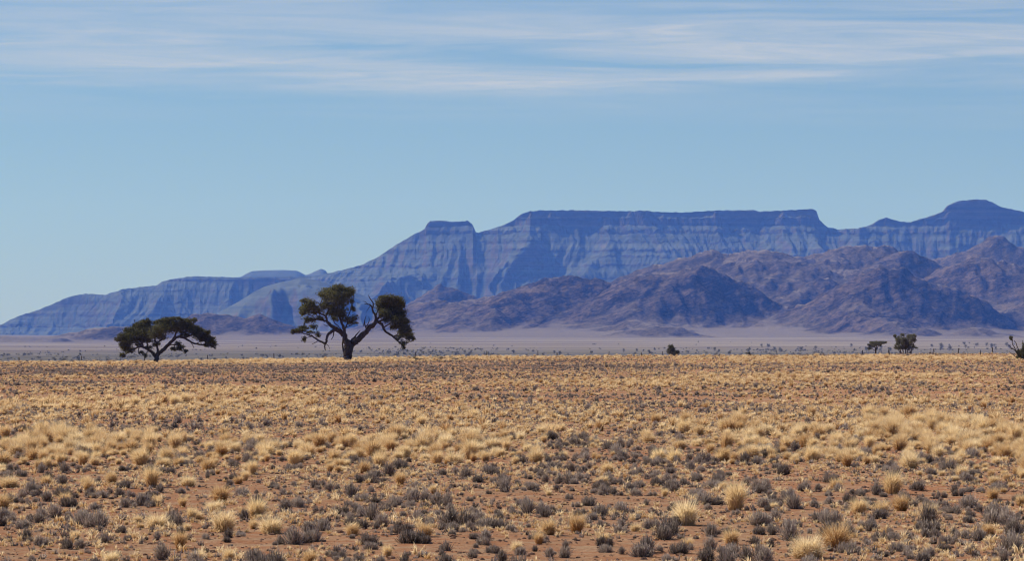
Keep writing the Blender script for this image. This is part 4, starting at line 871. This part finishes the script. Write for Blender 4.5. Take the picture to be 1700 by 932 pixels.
    def split(x, y, s, kinds, hts, n, name, cat, noun, group):
        """the n largest in view become individuals, the rest is returned for the mass"""
        u, v = to_uv(x, y); kd = rng.integers(0, len(kinds), len(x)); hp = np.array(hts)[kd] * s / y * F
        vis = (u > -5) & (u < 1705) & (v - hp < 930); order = np.argsort(np.where(vis, -hp, 1e9))[:n]
        m = np.zeros(len(x), bool); m[order] = True
        for i in order:
            w = 'large ' if hp[i] > 30 else ('medium ' if hp[i] > 22 else 'small ')
            individual(name, kinds[kd[i]][0], x[i], y[i], s[i], unique_label(w + kinds[kd[i]][1], noun, u[i], v[i]), cat, group, rng.uniform(.85, 1.15))
        return ~m
    k = split(gx, gy, gs, GRASS_KINDS, HG, 300 - len(G), 'grass_tuft', 'grass tuft', 'grass tuft', 'grass tufts of the foreground'); gx, gy, gs = gx[k], gy[k], gs[k]
    k = split(sx, sy, ss, SHRUB_KINDS, HS, 300 - len(Sh), 'grey_shrub', 'shrub', 'shrub', 'grey shrubs of the foreground'); sx, sy, ss = sx[k], sy[k], ss[k]

    def mass(name, x, y, s, protos, pick, label, cat, zs=0.0):
        col = bpy.data.collections.new(name + '_kinds')
        for i, me in enumerate(protos):
            o = bpy.data.objects.new(f'kind_{i:02d}', me); col.objects.link(o)
        n = len(x); V = np.column_stack([x, y, ground_z(x, y) + zs])
        me = bpy.data.meshes.new(name); me.vertices.add(n); me.vertices.foreach_set('co', V.astype(np.float32).ravel())
        for nm, typ, val in (('pick', 'INT', pick.astype(np.int32)), ('size', 'FLOAT', s.astype(np.float32))):
            a = me.attributes.new(nm, typ, 'POINT'); a.data.foreach_set('value', val)
        a = me.attributes.new('turn', 'FLOAT_VECTOR', 'POINT'); rot = np.column_stack([rng.normal(0, .10, n), rng.normal(0, .10, n), rng.uniform(0, 6.283, n)]); a.data.foreach_set('vector', rot.astype(np.float32).ravel())
        o = link(name, me); tag(o, label, cat, kind='stuff')
        ng = bpy.data.node_groups.new(name + '_scatter', 'GeometryNodeTree')
        ng.interface.new_socket('Geometry', in_out='INPUT', socket_type='NodeSocketGeometry'); ng.interface.new_socket('Geometry', in_out='OUTPUT', socket_type='NodeSocketGeometry')
        gi = ng.nodes.new('NodeGroupInput'); go = ng.nodes.new('NodeGroupOutput'); ip = ng.nodes.new('GeometryNodeInstanceOnPoints'); ci = ng.nodes.new('GeometryNodeCollectionInfo')
        ci.inputs['Collection'].default_value = col; ci.inputs['Separate Children'].default_value = True; ci.inputs['Reset Children'].default_value = True
        def attr(nm, dt):
            q = ng.nodes.new('GeometryNodeInputNamedAttribute'); q.data_type = dt; q.inputs[0].default_value = nm; return q.outputs[0]
        ng.links.new(gi.outputs[0], ip.inputs['Points']); ng.links.new(ci.outputs[0], ip.inputs['Instance']); ip.inputs['Pick Instance'].default_value = True
        ng.links.new(attr('pick', 'INT'), ip.inputs['Instance Index']); ng.links.new(attr('turn', 'FLOAT_VECTOR'), ip.inputs['Rotation']); ng.links.new(attr('size', 'FLOAT'), ip.inputs['Scale'])
        ng.links.new(ip.outputs[0], go.inputs[0]); md = o.modifiers.new('scatter', 'NODES'); md.node_group = ng
    def picks(y, near, far, cut):
        p = rng.integers(0, near, len(y)); q = near + rng.integers(0, far, len(y)); return np.where(y < cut, p, q)
    mass('dry_grass', gx, gy, gs, [g[0] for g in GRASS_KINDS] + FAR_GRASS, picks(gy, 5, 4, 125), 'dry golden grass in bands and patches over the plain', 'grass')
    mass('low_scrub', sx, sy, ss, [g[0] for g in SHRUB_KINDS] + FAR_SHRUB, picks(sy, 5, 4, 125), 'countless low grey shrublets scattered over the red plain', 'scrub')
    x, y = scatter(130000, 44, 190, rng, bias=.95); x2, y2 = scatter(90000, 190, 530, rng); y_ = np.concatenate([y, y2]); x_ = np.concatenate([x, x2])
    k = rng.uniform(0, 1, len(x_)) < .50 + .95 * fbm(x_ / 5, y_ / 9, 241, 3); x_, y_ = x_[k], y_[k]
    mass('dry_stubble', x_, y_, np.exp(rng.normal(-.45, .4, len(x_))).clip(.25, 1.6), STUBBLE + FAR_STUBBLE, picks(y_, 7, 5, 150), 'dry straw stubble and plant scraps littering the soil', 'stubble')
    th = np.radians(rng.uniform(-9, 9, 16000)); r = 1000 * (1 + rng.uniform(0, 1, 16000) ** .8 * 5.2); x, y = r * np.sin(th), r * np.cos(th)
    k = rng.uniform(0, 1, len(x)) < (.01 + .10 * sstep(700, 1150, 850 + F * x / y) * sstep(2400, 3000, r) + .8 * fbm(x / 160, y / 700, 231, 3)) * (1.1 - sstep(3300, 5200, r)); x, y = x[k], y[k]
    mass('distant_scrub', x, y, np.exp(rng.normal(-1.3, .4, len(x))).clip(.12, .6), [m_[0] for m_ in FAR_BUSHES], rng.integers(0, 5, len(x)), 'faint grey green scrub dotted all over the hazy far plain', 'scrub')
    x, y = scatter(26000, 44, 150, rng, bias=.8)
    mass('pebbles', x, y, np.exp(rng.normal(-.75, .5, len(x))).clip(.15, 1.4), PEBBLES, rng.integers(0, 4, len(x)), 'red brown pebbles and clods strewn on the sand', 'pebbles')
plants()

# ------------------------------------------------------------------ haze: blue air between here and the mountains
def haze():
    m, nt, o = newmat('blue_air'); pv = nd(nt, 'ShaderNodeVolumePrincipled')
    pv.inputs['Color'].default_value = (0.10, 0.26, 1.0, 1); pv.inputs['Absorption Color'].default_value = (1, 1, 1, 1)
    pv.inputs['Density'].default_value = 3.9e-5; pv.inputs['Anisotropy'].default_value = 0.0
    lk(nt, pv.outputs[0], o.inputs['Volume']); m.cycles.homogeneous_volume = True
    x, z0, z1 = 24000.0, -14.0, 860.0
    V = [(sx * x, sy * x, z) for z in (z0, z1) for sx, sy in ((-1, -1), (1, -1), (1, 1), (-1, 1))]
    Q = [(3, 2, 1, 0), (4, 5, 6, 7), (0, 1, 5, 4), (1, 2, 6, 5), (2, 3, 7, 6), (3, 0, 4, 7)]
    ob = link('haze', mesh_from('haze', V, np.array(Q), m)); tag(ob, 'thin blue haze filling the air before the mountains', 'haze', kind='stuff')
haze()
